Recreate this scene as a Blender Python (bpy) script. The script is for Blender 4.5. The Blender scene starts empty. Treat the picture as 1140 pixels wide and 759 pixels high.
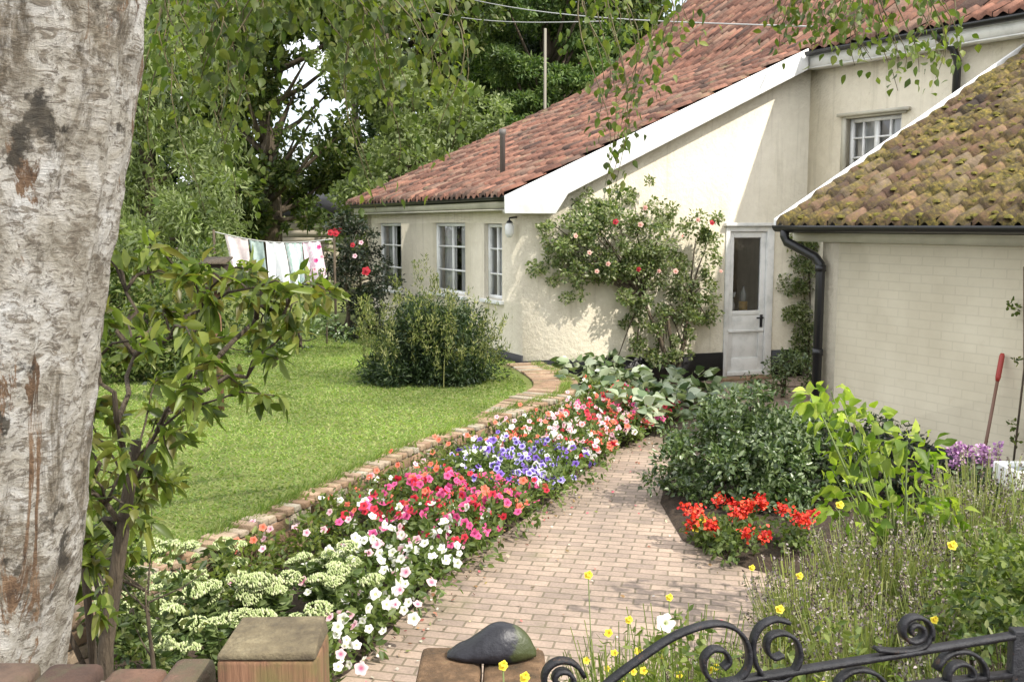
import bpy, math, random
import numpy as np
from mathutils import Vector
random.seed(4); R = np.random.default_rng(11)
sc = bpy.context.scene; COL = sc.collection
# ------------------------------------------------------------------ camera, world, sun, exposure
F = 1100.0; PITCH = math.atan(129.5/F); CAMZ = 2.06
cam = bpy.data.objects.new('camera', bpy.data.cameras.new('camera')); COL.objects.link(cam)
cam.location = (0, 0, CAMZ); cam.rotation_euler = (math.pi/2-PITCH, 0, 0)
cam.data.sensor_width = 36; cam.data.lens = 36*F/1140; cam.data.clip_end = 3000; cam.data.clip_start = .05
sc.camera = cam
SUN_EL = math.radians(47); SAZ = math.atan2(.82, -.57)        # azimuth of the sun from +Y towards +X
sdir = Vector((math.sin(SAZ)*math.cos(SUN_EL), math.cos(SAZ)*math.cos(SUN_EL), math.sin(SUN_EL)))
w = bpy.data.worlds.new('World'); sc.world = w; w.use_nodes = True
nt = w.node_tree; nt.nodes.clear()
out = nt.nodes.new('ShaderNodeOutputWorld'); bg = nt.nodes.new('ShaderNodeBackground'); sky = nt.nodes.new('ShaderNodeTexSky')
sky.sky_type = 'NISHITA'; sky.sun_disc = False; sky.sun_elevation = SUN_EL; sky.sun_rotation = SAZ
sky.air_density = 1.0; sky.dust_density = 2.0
tc = nt.nodes.new('ShaderNodeTexCoord'); nz = nt.nodes.new('ShaderNodeTexNoise'); nz.inputs['Scale'].default_value = 2.2; nz.inputs['Detail'].default_value = 7
cr = nt.nodes.new('ShaderNodeValToRGB'); cr.color_ramp.elements[0].position = .30; cr.color_ramp.elements[1].position = .48
mx = nt.nodes.new('ShaderNodeMix'); mx.data_type = 'RGBA'
nt.links.new(tc.outputs['Generated'], nz.inputs['Vector']); nt.links.new(nz.outputs['Fac'], cr.inputs['Fac'])
nt.links.new(cr.outputs['Color'], mx.inputs[0]); nt.links.new(sky.outputs[0], mx.inputs[6]); mx.inputs[7].default_value = (9.0, 9.2, 9.6, 1)
nt.links.new(mx.outputs[2], bg.inputs['Color']); bg.inputs['Strength'].default_value = .145
nt.links.new(bg.outputs[0], out.inputs['Surface'])
sl = bpy.data.lights.new('sun', 'SUN'); sl.energy = 3.8; sl.angle = math.radians(.9); sl.color = (1, .94, .84)
sun = bpy.data.objects.new('sun', sl); COL.objects.link(sun); sun.rotation_euler = (-sdir).to_track_quat('-Z', 'Y').to_euler()
sc.view_settings.view_transform = 'Standard'; sc.view_settings.look = 'None'; sc.view_settings.gamma = 1
sc.view_settings.exposure = .62
# ------------------------------------------------------------------ helpers
def ray(px, py):
    u = (px-570)/F; v = (379.5-py)/F
    return Vector((u, math.cos(PITCH)+v*math.sin(PITCH), -math.sin(PITCH)+v*math.cos(PITCH)))
def at(px, py, Y):
    d = ray(px, py); t = Y/d.y; return Vector((d.x*t, Y, CAMZ+d.z*t))
def gnd(px, py, z=0):
    d = ray(px, py); t = (z-CAMZ)/d.z; return Vector((d.x*t, d.y*t, z))
def hit(px, py, P, e):                       # (distance along e, height) on the upright plane through P
    d = ray(px, py); nx, ny = -e[1], e[0]
    t = (P[0]*nx+P[1]*ny)/(d.x*nx+d.y*ny); q = d*t
    return ((q.x-P[0])*e[0]+(q.y-P[1])*e[1], CAMZ+q.z)
def lin(c): return c
def mat(name, col=(.5, .5, .5), rough=.7, metal=0, spec=.5):
    m = bpy.data.materials.new(name); m.use_nodes = True
    b = m.node_tree.nodes['Principled BSDF']
    b.inputs['Base Color'].default_value = (*col, 1); b.inputs['Roughness'].default_value = rough
    b.inputs['Metallic'].default_value = metal; b.inputs['Specular IOR Level'].default_value = spec
    return m
def N(m, t): return m.node_tree.nodes.new(t)
def L(m, a, b): m.node_tree.links.new(a, b)
def ramp(m, fac, stops):
    r = N(m, 'ShaderNodeValToRGB'); el = r.color_ramp.elements
    while len(el) < len(stops): el.new(.5)
    for e, (p, c) in zip(el, stops): e.position = p; e.color = (*c, 1)
    L(m, fac, r.inputs['Fac']); return r.outputs['Color']
def noise(m, scale, detail=6, rough=.6, vec=None, stretch=None, dist=0):
    n = N(m, 'ShaderNodeTexNoise'); n.inputs['Scale'].default_value = scale; n.inputs['Detail'].default_value = detail
    n.inputs['Roughness'].default_value = rough; n.inputs['Distortion'].default_value = dist
    if vec is None:
        vec = N(m, 'ShaderNodeTexCoord').outputs['Object']
    if stretch:
        mp = N(m, 'ShaderNodeMapping'); mp.inputs['Scale'].default_value = stretch; L(m, vec, mp.inputs['Vector']); vec = mp.outputs['Vector']
    L(m, vec, n.inputs['Vector']); return n.outputs['Fac']
def mixc(m, fac, a, b, mode='MIX'):
    x = N(m, 'ShaderNodeMix'); x.data_type = 'RGBA'; x.blend_type = mode
    for s, v in ((0, fac), (6, a), (7, b)):
        if hasattr(v, 'links') or hasattr(v, 'is_linked'): L(m, v, x.inputs[s])
        elif s == 0: x.inputs[0].default_value = v
        else: x.inputs[s].default_value = (*v, 1)
    return x.outputs[2]
def bump(m, h, strength=.3, dist=.02):
    b = N(m, 'ShaderNodeBump'); b.inputs['Strength'].default_value = strength; b.inputs['Distance'].default_value = dist
    L(m, h, b.inputs['Height']); L(m, b.outputs['Normal'], m.node_tree.nodes['Principled BSDF'].inputs['Normal'])
def base(m, c): L(m, c, m.node_tree.nodes['Principled BSDF'].inputs['Base Color'])
def attr(m, name):
    a = N(m, 'ShaderNodeAttribute'); a.attribute_name = name; return a.outputs['Fac']
def rndcol(c, k=1.0): return tuple(x*k for x in c)

def link(name, V, Fs, m, parent=None, attrs=None, smooth=False, origin=None, mi=None):
    """V (n,3) world coords; Fs list of int arrays (k,3)/(k,4) or list of tuples."""
    V = np.asarray(V, dtype=np.float64).reshape(-1, 3)
    if parent is not None:
        r = parent
        while r.parent: r = r.parent
        o = np.array(r.location)
    elif origin is not None: o = np.array(origin)
    else:
        o = np.array([(V[:, 0].min()+V[:, 0].max())/2, (V[:, 1].min()+V[:, 1].max())/2, V[:, 2].min()])
    V = V-o
    me = bpy.data.meshes.new(name)
    arrs = [np.asarray(f, dtype=np.int32) for f in Fs] if (len(Fs) and isinstance(Fs[0], np.ndarray)) else None
    if arrs is None:
        loops = [i for f in Fs for i in f]; tot = [len(f) for f in Fs]
    else:
        loops = np.concatenate([a.ravel() for a in arrs]); tot = np.concatenate([np.full(len(a), a.shape[1]) for a in arrs])
    tot = np.asarray(tot, dtype=np.int32); loops = np.asarray(loops, dtype=np.int32)
    me.vertices.add(len(V)); me.vertices.foreach_set('co', V.ravel())
    me.loops.add(len(loops)); me.loops.foreach_set('vertex_index', loops)
    me.polygons.add(len(tot)); st = np.concatenate([[0], np.cumsum(tot)[:-1]]).astype(np.int32)
    me.polygons.foreach_set('loop_start', st); me.polygons.foreach_set('loop_total', tot)
    if smooth: me.polygons.foreach_set('use_smooth', np.ones(len(tot), dtype=bool))
    for k, (dom, a) in (attrs or {}).items():
        at_ = me.attributes.new(k, 'FLOAT', dom); at_.data.foreach_set('value', np.asarray(a, dtype=np.float32))
    for x in (m if isinstance(m, list) else [m]): me.materials.append(x)
    if mi is not None: me.polygons.foreach_set('material_index', np.asarray(mi, dtype=np.int32))
    me.update(calc_edges=True); me.validate()
    ob = bpy.data.objects.new(name, me); COL.objects.link(ob)
    if parent is not None: ob.parent = parent
    else: ob.location = o
    return ob
class MB:
    def __init__(s): s.v = []; s.f = []; s.r = []
    def add(s, vs, fs, r=None):
        b = len(s.v); s.v += [tuple(v) for v in vs]; s.f += [tuple(i+b for i in f) for f in fs]
        r = random.random() if r is None else r; s.r += [r]*len(fs)
    def hexa(s, p, r=None): s.add(p, [(0, 3, 2, 1), (4, 5, 6, 7), (0, 1, 5, 4), (1, 2, 6, 5), (2, 3, 7, 6), (3, 0, 4, 7)], r)
    def box(s, x0, x1, y0, y1, z0, z1, r=None):
        s.hexa([(x0, y0, z0), (x1, y0, z0), (x1, y1, z0), (x0, y1, z0), (x0, y0, z1), (x1, y0, z1), (x1, y1, z1), (x0, y1, z1)], r)
    def wbox(s, P, e, n, s0, s1, z0, z1, o0, o1, r=None):    # box in wall coordinates
        q = lambda a, z, o: (P[0]+e[0]*a+n[0]*o, P[1]+e[1]*a+n[1]*o, z)
        s.hexa([q(s0, z0, o0), q(s1, z0, o0), q(s1, z0, o1), q(s0, z0, o1), q(s0, z1, o0), q(s1, z1, o0), q(s1, z1, o1), q(s0, z1, o1)], r)
    def prism(s, pts, off, r=None):                          # polygon extruded by vector off
        n = len(pts); a = [Vector(p) for p in pts]; b = [p+Vector(off) for p in a]
        s.add(a+b, [tuple(range(n))[::-1], tuple(range(n, 2*n))]+[(i, (i+1) % n, (i+1) % n+n, i+n) for i in range(n)], r)
    def tube(s, pts, rad, k=8, cap=True, r=None):
        pts = [Vector(p) for p in pts]; n = len(pts)
        if not hasattr(rad, '__len__'): rad = [rad]*n
        vs = []; up = Vector((.13, .21, 1)).normalized(); side = None
        for i, p in enumerate(pts):
            t = (pts[min(i+1, n-1)]-pts[max(i-1, 0)]).normalized()
            if side is None:
                side = t.cross(up)
                if side.length < .2: side = t.cross(Vector((1, 0, 0)))
            side = (side-t*side.dot(t)).normalized(); b = t.cross(side)
            for j in range(k):
                a = 2*math.pi*j/k; vs.append(p+(side*math.cos(a)+b*math.sin(a))*rad[i])
        fs = [(i*k+j, i*k+(j+1) % k, (i+1)*k+(j+1) % k, (i+1)*k+j) for i in range(n-1) for j in range(k)]
        if cap: fs += [tuple(range(k))[::-1], tuple(range((n-1)*k, n*k))]
        s.add(vs, fs, r)
    def lathe(s, c, prof, k=16, r=None):
        vs = [(c[0]+rr*math.cos(2*math.pi*j/k), c[1]+rr*math.sin(2*math.pi*j/k), c[2]+z) for rr, z in prof for j in range(k)]
        n = len(prof); fs = [(i*k+j, i*k+(j+1) % k, (i+1)*k+(j+1) % k, (i+1)*k+j) for i in range(n-1) for j in range(k)]
        fs += [tuple(range(k))[::-1], tuple(range((n-1)*k, n*k))]; s.add(vs, fs, r)
    def build(s, name, m, parent=None, smooth=False, origin=None, bevel=0):
        o = link(name, s.v, s.f, m, parent, {'rnd': ('FACE', s.r)}, smooth, origin)
        if bevel:
            b = o.modifiers.new('bevel', 'BEVEL'); b.width = bevel; b.segments = 2; b.limit_method = 'ANGLE'
        return o
def tag(o, label=None, cat=None, group=None, kind=None):
    if label: o['label'] = label
    if cat: o['category'] = cat
    if group: o['group'] = group
    if kind: o['kind'] = kind
    return o
def thing(name, loc, label, cat, group=None):
    o = bpy.data.objects.new(name, None); COL.objects.link(o); o.location = tuple(loc); o.empty_display_size = .2
    return tag(o, label, cat, group)
def copy_tree(o, parent=None):
    c = o.copy(); COL.objects.link(c)
    if parent is not None: c.parent = parent
    for ch in list(o.children): copy_tree(ch, c)
    return c
# ---- foliage
def unit(a): return a/np.maximum(np.linalg.norm(a, axis=1, keepdims=True), 1e-9)
def leaves(P, D, Ln, W, fold=.25, droop=0.0):
    """leaf blades: base points P, directions D; two quads folded on the midrib"""
    n = len(P); D = unit(np.asarray(D, float)); Ln = np.broadcast_to(Ln, n)[:, None]; W = np.broadcast_to(W, n)[:, None]
    up = R.normal(size=(n, 3)); up[:, 2] += .9; S = unit(np.cross(D, up)); Nn = np.cross(S, D)
    V = np.empty((n, 6, 3)); tip = P+D*Ln; tip[:, 2] -= droop*Ln[:, 0]
    V[:, 0] = P; V[:, 3] = tip
    V[:, 1] = P+D*Ln*.3+S*W*.5+Nn*W*fold; V[:, 2] = P+D*Ln*.68+S*W*.38+Nn*W*fold*.7
    V[:, 5] = P+D*Ln*.3-S*W*.5+Nn*W*fold; V[:, 4] = P+D*Ln*.68-S*W*.38+Nn*W*fold*.7
    V[:, [2, 4], 2] -= droop*Ln*.5
    b = (np.arange(n)*6)[:, None]
    Fq = np.concatenate([b+np.array([[0, 1, 2, 3]]), b+np.array([[3, 4, 5, 0]])], 1).reshape(-1, 4)
    return V.reshape(-1, 3), Fq, np.repeat(R.random(n), 2)
def sheet(mb, P, e, n, s0, s1, z0, z1, o):
    q = [(P[0]+e[0]*a+n[0]*o, P[1]+e[1]*a+n[1]*o, z) for a, z in ((s0, z0), (s1, z0), (s1, z1), (s0, z1))]
    mb.add(q, [(0, 1, 2, 3) if (e[1]*n[0]-e[0]*n[1]) > 0 else (3, 2, 1, 0)])
def leaves_fine(P, D, Ln, W, fold=.2, droop=.2):
    n = len(P); D = unit(np.asarray(D, float)); Ln = np.broadcast_to(Ln, n)[:, None]; W = np.broadcast_to(W, n)[:, None]
    up = R.normal(size=(n, 3))*.8; up[:, 2] += .9; S = unit(np.cross(D, up)); Nn = np.cross(S, D)
    st = [(0, .05), (.22, .78), (.45, 1.0), (.72, .66), (1, .03)]; V = np.empty((n, 5, 3, 3)); cu = R.uniform(-.05, .30, n)[:, None]+droop*.5; tw = R.normal(0, .35, n)[:, None]
    for k, (f, w_) in enumerate(st):
        c = P+D*Ln*f-Nn*Ln*cu*f*f; c[:, 2] -= (droop*Ln[:, 0]*f*f*.6); Sk = S+Nn*tw*f; wob = 1+R.uniform(-.12, .12, n)[:, None]
        V[:, k, 1] = c; V[:, k, 0] = c+Sk*W*.5*w_*wob+Nn*W*fold*w_; V[:, k, 2] = c-Sk*W*.5*w_*wob+Nn*W*fold*w_
    b = (np.arange(n)*15)[:, None]; q = []
    for k in range(4): q += [[k*3, k*3+1, k*3+4, k*3+3], [k*3+1, k*3+2, k*3+5, k*3+4]]
    Fq = np.concatenate([b+np.array([x]) for x in q], 1).reshape(-1, 4)
    return V.reshape(-1, 3), Fq, np.repeat(R.random(n), 8)
class Leafer:
    def __init__(s, fine=False): s.V = []; s.F = []; s.r = []; s.n = 0; s.fine = fine
    def add(s, P, D, Ln, W, **k):
        if len(P) == 0: return
        V, Fq, r = (leaves_fine if s.fine else leaves)(np.asarray(P, float), D, Ln, W, **k); s.V.append(V); s.F.append(Fq+s.n); s.r.append(r); s.n += len(V)
    def clump(s, c, rad, n, Ln, W, flat=1.0, outb=.7, **k):
        g = unit(R.normal(size=(n, 3))); rr = rad*(R.random(n)**.45)[:, None]
        P = g*rr*np.array([1, 1, flat])+np.asarray(c); D = g*outb+R.normal(size=(n, 3))*.6
        s.add(P, D, Ln*R.uniform(.6, 1.25, n), W*R.uniform(.7, 1.2, n), **k)
    def build(s, name, m, parent=None, **k):
        return link(name, np.concatenate(s.V), [np.concatenate(s.F)], m, parent, {'rnd': ('FACE', np.concatenate(s.r))}, **k)
def leafmat(name, cols, trans=.3, rough=.5, nscale=1.2, spec=.4):
    m = mat(name, cols[0], rough, spec=spec); b = m.node_tree.nodes['Principled BSDF']
    n = len(cols); c = ramp(m, attr(m, 'rnd'), [((i+.5)/n, cc) for i, cc in enumerate(cols)])
    f = noise(m, nscale, 3); k = ramp(m, f, [(.3, (.62, .62, .62)), (.7, (1.25, 1.25, 1.2))])
    c = mixc(m, 1.0, c, k, 'MULTIPLY'); L(m, c, b.inputs['Base Color'])
    tr = N(m, 'ShaderNodeBsdfTranslucent'); c2 = mixc(m, 1.0, c, (1.5, 1.7, .7), 'MULTIPLY'); L(m, c2, tr.inputs['Color'])
    ms = N(m, 'ShaderNodeMixShader'); ms.inputs[0].default_value = trans
    L(m, b.outputs[0], ms.inputs[1]); L(m, tr.outputs[0], ms.inputs[2]); L(m, ms.outputs[0], m.node_tree.nodes['Material Output'].inputs['Surface'])
    return m
# ------------------------------------------------------------------ materials
M = {}
m = M['stucco'] = mat('stucco', rough=.9)
n1 = noise(m, 1.1, 5); n2 = noise(m, 9, 6)
base(m, mixc(m, .25, ramp(m, n1, [(.3, (.66, .60, .47)), (.7, (.76, .70, .57))]), ramp(m, n2, [(.35, (.55, .48, .36)), (.65, (.76, .69, .54))])))
tz = N(m, 'ShaderNodeTexCoord').outputs['Object']; sp = N(m, 'ShaderNodeSeparateXYZ'); L(m, tz, sp.inputs[0])
ad = N(m, 'ShaderNodeMath'); ad.operation = 'MULTIPLY_ADD'; L(m, noise(m, 5, 8, .7), ad.inputs[0]); ad.inputs[1].default_value = 1.3; L(m, sp.outputs['Z'], ad.inputs[2])
bc = m.node_tree.nodes['Principled BSDF'].inputs['Base Color'].links[0].from_socket
c = mixc(m, ramp(m, ad.outputs[0], [(.75, (.65, .65, .65)), (1.15, (0, 0, 0))]), bc, (.36, .32, .22))
c = mixc(m, ramp(m, noise(m, 4.5, 6, .65, stretch=(2.2, 2.2, .13)), [(.54, (0, 0, 0)), (.72, (.6, .6, .6))]), c, (.46, .41, .31))
base(m, c); bump(m, noise(m, 16, 8, .7), .6, .035)
m = M['black'] = mat('black_tar', (.012, .012, .014), .5); bump(m, noise(m, 30, 5), .3, .01)
m = M['pipe'] = mat('black_pipe', (.015, .015, .016), .35)
m = M['white'] = mat('white_paint', rough=.45)
base(m, ramp(m, noise(m, 6, 6), [(.3, (.62, .63, .61)), (.5, (.78, .78, .76)), (.7, (.83, .83, .81))])); bump(m, noise(m, 40, 4), .12, .005)
m = M['offwhite'] = mat('cream_paint', rough=.6)
base(m, ramp(m, noise(m, 3, 7), [(.3, (.42, .40, .32)), (.65, (.58, .55, .45))]))
def glassm(name, tint=.5):
    m = mat(name, (.02, .02, .022), .03); b = m.node_tree.nodes['Principled BSDF']
    t = N(m, 'ShaderNodeBsdfTransparent'); g = N(m, 'ShaderNodeBsdfGlossy'); g.inputs['Roughness'].default_value = .02
    fr = N(m, 'ShaderNodeFresnel'); fr.inputs['IOR'].default_value = 1.55; ms = N(m, 'ShaderNodeMixShader')
    ad = N(m, 'ShaderNodeMath'); ad.operation = 'ADD'; ad.inputs[1].default_value = tint; L(m, fr.outputs[0], ad.inputs[0])
    L(m, ad.outputs[0], ms.inputs[0]); L(m, t.outputs[0], ms.inputs[1]); L(m, g.outputs[0], ms.inputs[2])
    L(m, ms.outputs[0], m.node_tree.nodes['Material Output'].inputs['Surface']); return m
M['glass'] = glassm('window_glass', .06)
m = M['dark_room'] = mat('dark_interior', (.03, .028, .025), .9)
m = M['curtain'] = mat('curtain_cloth', rough=.9); base(m, ramp(m, noise(m, 12, 3, stretch=(3, 3, .3)), [(.3, (.42, .43, .43)), (.7, (.66, .67, .66))]))
def tilem(name, cols, moss=None, mossamt=.5):
    m = mat(name, rough=.85); n = len(cols)
    c = ramp(m, attr(m, 'rnd'), [((i+.5)/n, cc) for i, cc in enumerate(cols)])
    c = mixc(m, .8, c, ramp(m, noise(m, 7, 7), [(.25, (.35, .35, .35)), (.5, (.9, .9, .9)), (.75, (1.6, 1.5, 1.4))]), 'MULTIPLY')
    c = mixc(m, .5, c, ramp(m, noise(m, .9, 5), [(.3, (.55, .5, .5)), (.7, (1.35, 1.25, 1.2))]), 'MULTIPLY')
    if moss:
        f = noise(m, 2.1, 9, .75, stretch=(1, 1, 1.3)); f = ramp(m, f, [(mossamt-.05, (0, 0, 0)), (mossamt+.10, (1, 1, 1))])
        mc = ramp(m, noise(m, 26, 5), [(.3, moss[0]), (.5, moss[1]), (.75, moss[2])]); c = mixc(m, f, c, mc)
    base(m, c); bump(m, noise(m, 38, 7, .7), .7, .02); return m
M['tile'] = tilem('red_pantile', [(.13, .06, .04), (.23, .105, .07), (.33, .165, .11), (.19, .085, .055), (.30, .19, .135), (.085, .05, .038), (.26, .135, .09)],
                  ((.12, .11, .05), (.30, .25, .13), (.40, .33, .2)), .62)
M['mosstile'] = tilem('mossy_pantile', [(.08, .045, .027), (.15, .085, .05), (.25, .16, .10), (.11, .065, .04), (.045, .03, .02), (.22, .165, .105)],
                      ((.03, .026, .010), (.115, .088, .018), (.34, .25, .045)), .475)
def brickpattern(m, vec, sx, sy, c1, c2, mortar, ms=.01, off=.5):
    b = N(m, 'ShaderNodeTexBrick'); b.offset = off; b.inputs['Scale'].default_value = 1; b.inputs['Brick Width'].default_value = sx; b.inputs['Row Height'].default_value = sy
    b.inputs['Mortar Size'].default_value = ms; b.inputs['Mortar Smooth'].default_value = .4; b.inputs['Bias'].default_value = 0
    b.inputs['Color1'].default_value = (*c1, 1); b.inputs['Color2'].default_value = (*c2, 1); b.inputs['Mortar'].default_value = (*mortar, 1)
    L(m, vec, b.inputs['Vector']); return b
m = M['paver'] = mat('brick_paving', rough=.85)
tcn = N(m, 'ShaderNodeTexCoord').outputs['Object']; mp = N(m, 'ShaderNodeMapping'); mp.inputs['Rotation'].default_value = (0, 0, math.radians(12)); L(m, tcn, mp.inputs['Vector'])
wv = N(m, 'ShaderNodeVectorMath'); wv.operation = 'ADD'; nw = N(m, 'ShaderNodeTexNoise'); nw.inputs['Scale'].default_value = 1.5; L(m, tcn, nw.inputs['Vector'])
sc_ = N(m, 'ShaderNodeVectorMath'); sc_.operation = 'SCALE'; sc_.inputs['Scale'].default_value = .05; L(m, nw.outputs['Color'], sc_.inputs[0]); L(m, mp.outputs['Vector'], wv.inputs[0]); L(m, sc_.outputs[0], wv.inputs[1])
bt = brickpattern(m, wv.outputs[0], .165, .082, (.37, .285, .225), (.25, .195, .16), (.16, .13, .09), .0075)
c = mixc(m, .75, bt.outputs['Color'], ramp(m, noise(m, 2.3, 8, .7), [(.3, (.6, .6, .58)), (.7, (1.35, 1.3, 1.25))]), 'MULTIPLY')
c = mixc(m, .5, c, ramp(m, noise(m, 60, 4), [(.3, (.6, .6, .6)), (.7, (1.3, 1.3, 1.3))]), 'MULTIPLY')
gm = ramp(m, noise(m, 1.3, 9, .75), [(.55, (0, 0, 0)), (.72, (.75, .75, .75))]); base(m, mixc(m, gm, c, (.15, .135, .075)))
bump(m, mixc(m, .35, bt.outputs['Fac'], noise(m, 40, 5)), -.5, .008)
m = M['whitebrick'] = mat('painted_brick', rough=.8)
uvn = N(m, 'ShaderNodeUVMap'); uvn.uv_map = 'UVMap'
bt = brickpattern(m, uvn.outputs[0], .225, .075, (1, 1, 1), (.93, .93, .93), (.74, .74, .74), .006)
c = ramp(m, noise(m, 1.5, 6), [(.3, (.52, .46, .335)), (.7, (.64, .58, .44))])
c = mixc(m, .35, c, bt.outputs['Color'], 'MULTIPLY'); base(m, mixc(m, ramp(m, noise(m, 5, 8, .7), [(.62, (0, 0, 0)), (.75, (.5, .5, .5))]), c, (.45, .38, .25)))
hb = mixc(m, .3, bt.outputs['Color'], noise(m, 22, 6)); bump(m, hb, .4, .012)
m = M['brick'] = mat('red_brick', rough=.9)
c = ramp(m, attr(m, 'rnd'), [(.1, (.07, .04, .03)), (.35, (.14, .065, .042)), (.6, (.18, .09, .06)), (.9, (.09, .07, .055))])
c = mixc(m, .7, c, ramp(m, noise(m, 14, 8, .7), [(.3, (.45, .45, .45)), (.7, (1.5, 1.45, 1.3))]), 'MULTIPLY')
base(m, mixc(m, ramp(m, noise(m, 5, 8, .7), [(.48, (0, 0, 0)), (.6, (.8, .8, .8))]), c, (.09, .085, .045))); bump(m, noise(m, 60, 7, .7), .7, .01)
m = M['mortar'] = mat('mortar', (.25, .21, .17), .95); bump(m, noise(m, 70, 5), .5, .01)
m = M['coping'] = mat('worn_brick_edging', rough=.9)
c = ramp(m, attr(m, 'rnd'), [(.1, (.30, .19, .12)), (.4, (.38, .25, .17)), (.7, (.42, .30, .21)), (.95, (.40, .35, .28))])
c = mixc(m, .7, c, ramp(m, noise(m, 9, 8, .7), [(.3, (.5, .5, .48)), (.7, (1.3, 1.3, 1.2))]), 'MULTIPLY'); base(m, mixc(m, ramp(m, noise(m, 6, 9, .75), [(.52, (0, 0, 0)), (.66, (.8, .8, .8))]), c, (.17, .16, .06))); bump(m, noise(m, 50, 7, .7), .9, .02)
m = M['soil'] = mat('soil', rough=1); base(m, ramp(m, noise(m, 14, 9, .75), [(.3, (.025, .017, .011)), (.55, (.075, .05, .032)), (.75, (.15, .11, .07))])); bump(m, noise(m, 30, 8, .75), 1, .04)
m = M['turf'] = mat('turf', rough=.95)
c = ramp(m, noise(m, 3, 8, .7), [(.3, (.14, .18, .035)), (.55, (.20, .24, .055)), (.75, (.30, .28, .11))]); base(m, c); bump(m, noise(m, 90, 5), 1, .03)
M['grass'] = leafmat('grass_blades', [(.12, .19, .035), (.18, .265, .055), (.24, .325, .085), (.34, .36, .15)], .42, .6, .8)
m = M['wood'] = mat('weathered_wood', rough=.85)
f = noise(m, 7, 8, .65, stretch=(9, 9, .5), dist=.6)
base(m, mixc(m, ramp(m, noise(m, 9, 6), [(.46, (0, 0, 0)), (.62, (.8, .8, .8))]), ramp(m, f, [(.25, (.05, .026, .015)), (.5, (.17, .085, .045)), (.72, (.28, .15, .085))]), (.13, .11, .035))); bump(m, f, .6, .01)
m = M['woodtop'] = mat('mossy_endgrain', rough=.95)
base(m, ramp(m, noise(m, 22, 8, .7), [(.3, (.06, .045, .028)), (.55, (.15, .12, .07)), (.7, (.24, .20, .12)), (.8, (.12, .13, .05))])); bump(m, noise(m, 50, 7), .8, .012)
m = M['iron'] = mat('black_iron', rough=.46, spec=.45); base(m, mixc(m, ramp(m, noise(m, 22, 9, .75), [(.60, (0, 0, 0)), (.66, (.9, .9, .9))]), ramp(m, noise(m, 30, 7), [(.4, (.007, .007, .009)), (.7, (.022, .022, .027))]), (.07, .035, .02))); bump(m, noise(m, 70, 8, .7), .7, .006)
m = M['stone'] = mat('black_stone', rough=.42)
c = ramp(m, noise(m, 9, 7), [(.35, (.006, .006, .008)), (.7, (.028, .028, .036))])
tx = N(m, 'ShaderNodeTexCoord').outputs['Object']; sp = N(m, 'ShaderNodeSeparateXYZ'); L(m, tx, sp.inputs[0])
ad = N(m, 'ShaderNodeMath'); ad.operation = 'MULTIPLY_ADD'; L(m, noise(m, 24, 6), ad.inputs[0]); ad.inputs[1].default_value = .09; L(m, sp.outputs['X'], ad.inputs[2])
base(m, mixc(m, ramp(m, ad.outputs[0], [(.152, (0, 0, 0)), (.165, (1, 1, 1))]), c, (.05, .06, .022))); bump(m, noise(m, 40, 7), .4, .01)
# birch bark
m = M['birch'] = mat('birch_bark', rough=.8)
f1 = noise(m, 7, 10, .74, stretch=(1.5, 1.5, 1.3), dist=.6); f2 = noise(m, 30, 9, .8, stretch=(1, 1, 2.0), dist=.6); f3 = noise(m, 3.0, 10, .78, stretch=(1.8, 1.8, .7), dist=.8)
c = ramp(m, f1, [(.36, (.36, .32, .25)), (.46, (.56, .52, .44)), (.56, (.74, .71, .65)), (.64, (.84, .83, .79))])
c = mixc(m, ramp(m, f2, [(.50, (0, 0, 0)), (.56, (.9, .9, .9))]), c, ramp(m, noise(m, 60, 5), [(.3, (.09, .07, .05)), (.7, (.32, .27, .20))]))
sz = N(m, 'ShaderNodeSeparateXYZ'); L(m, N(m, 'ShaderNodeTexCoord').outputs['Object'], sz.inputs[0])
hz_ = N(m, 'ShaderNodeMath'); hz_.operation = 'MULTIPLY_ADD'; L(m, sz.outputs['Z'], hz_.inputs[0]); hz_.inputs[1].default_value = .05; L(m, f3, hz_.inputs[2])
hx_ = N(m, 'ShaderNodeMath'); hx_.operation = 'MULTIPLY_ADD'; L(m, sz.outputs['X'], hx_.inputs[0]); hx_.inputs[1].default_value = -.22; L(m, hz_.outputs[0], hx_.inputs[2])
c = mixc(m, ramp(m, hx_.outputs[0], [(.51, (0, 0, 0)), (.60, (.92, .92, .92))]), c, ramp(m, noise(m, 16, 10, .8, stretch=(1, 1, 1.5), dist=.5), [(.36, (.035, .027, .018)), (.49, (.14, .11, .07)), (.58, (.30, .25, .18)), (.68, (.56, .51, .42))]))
f4 = noise(m, 3.4, 9, .72, stretch=(2.6, 2.6, .45), dist=1.1)
c = mixc(m, ramp(m, f4, [(.585, (0, 0, 0)), (.61, (1, 1, 1))]), c, ramp(m, noise(m, 26, 8, .75, stretch=(1, 1, .4)), [(.35, (.06, .035, .02)), (.5, (.22, .13, .07)), (.68, (.42, .28, .17))]))
f5 = noise(m, 3.4, 8, .65, stretch=(1.6, 1.6, 1.5)); c = mixc(m, ramp(m, f5, [(.60, (0, 0, 0)), (.63, (.95, .95, .95))]), c, ramp(m, noise(m, 40, 5), [(.3, (.02, .017, .012)), (.7, (.12, .10, .07))]))
base(m, c); bump(m, mixc(m, .5, f2, noise(m, 16, 10, .8, stretch=(1, 1, 1.5), dist=.5)), 1.0, .04)
m = M['bark'] = mat('dark_bark', rough=.95); base(m, ramp(m, noise(m, 9, 8, .7, stretch=(3, 3, .6)), [(.3, (.035, .026, .018)), (.7, (.15, .115, .075))])); bump(m, noise(m, 20, 6, stretch=(3, 3, .5)), 1, .03)
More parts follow.
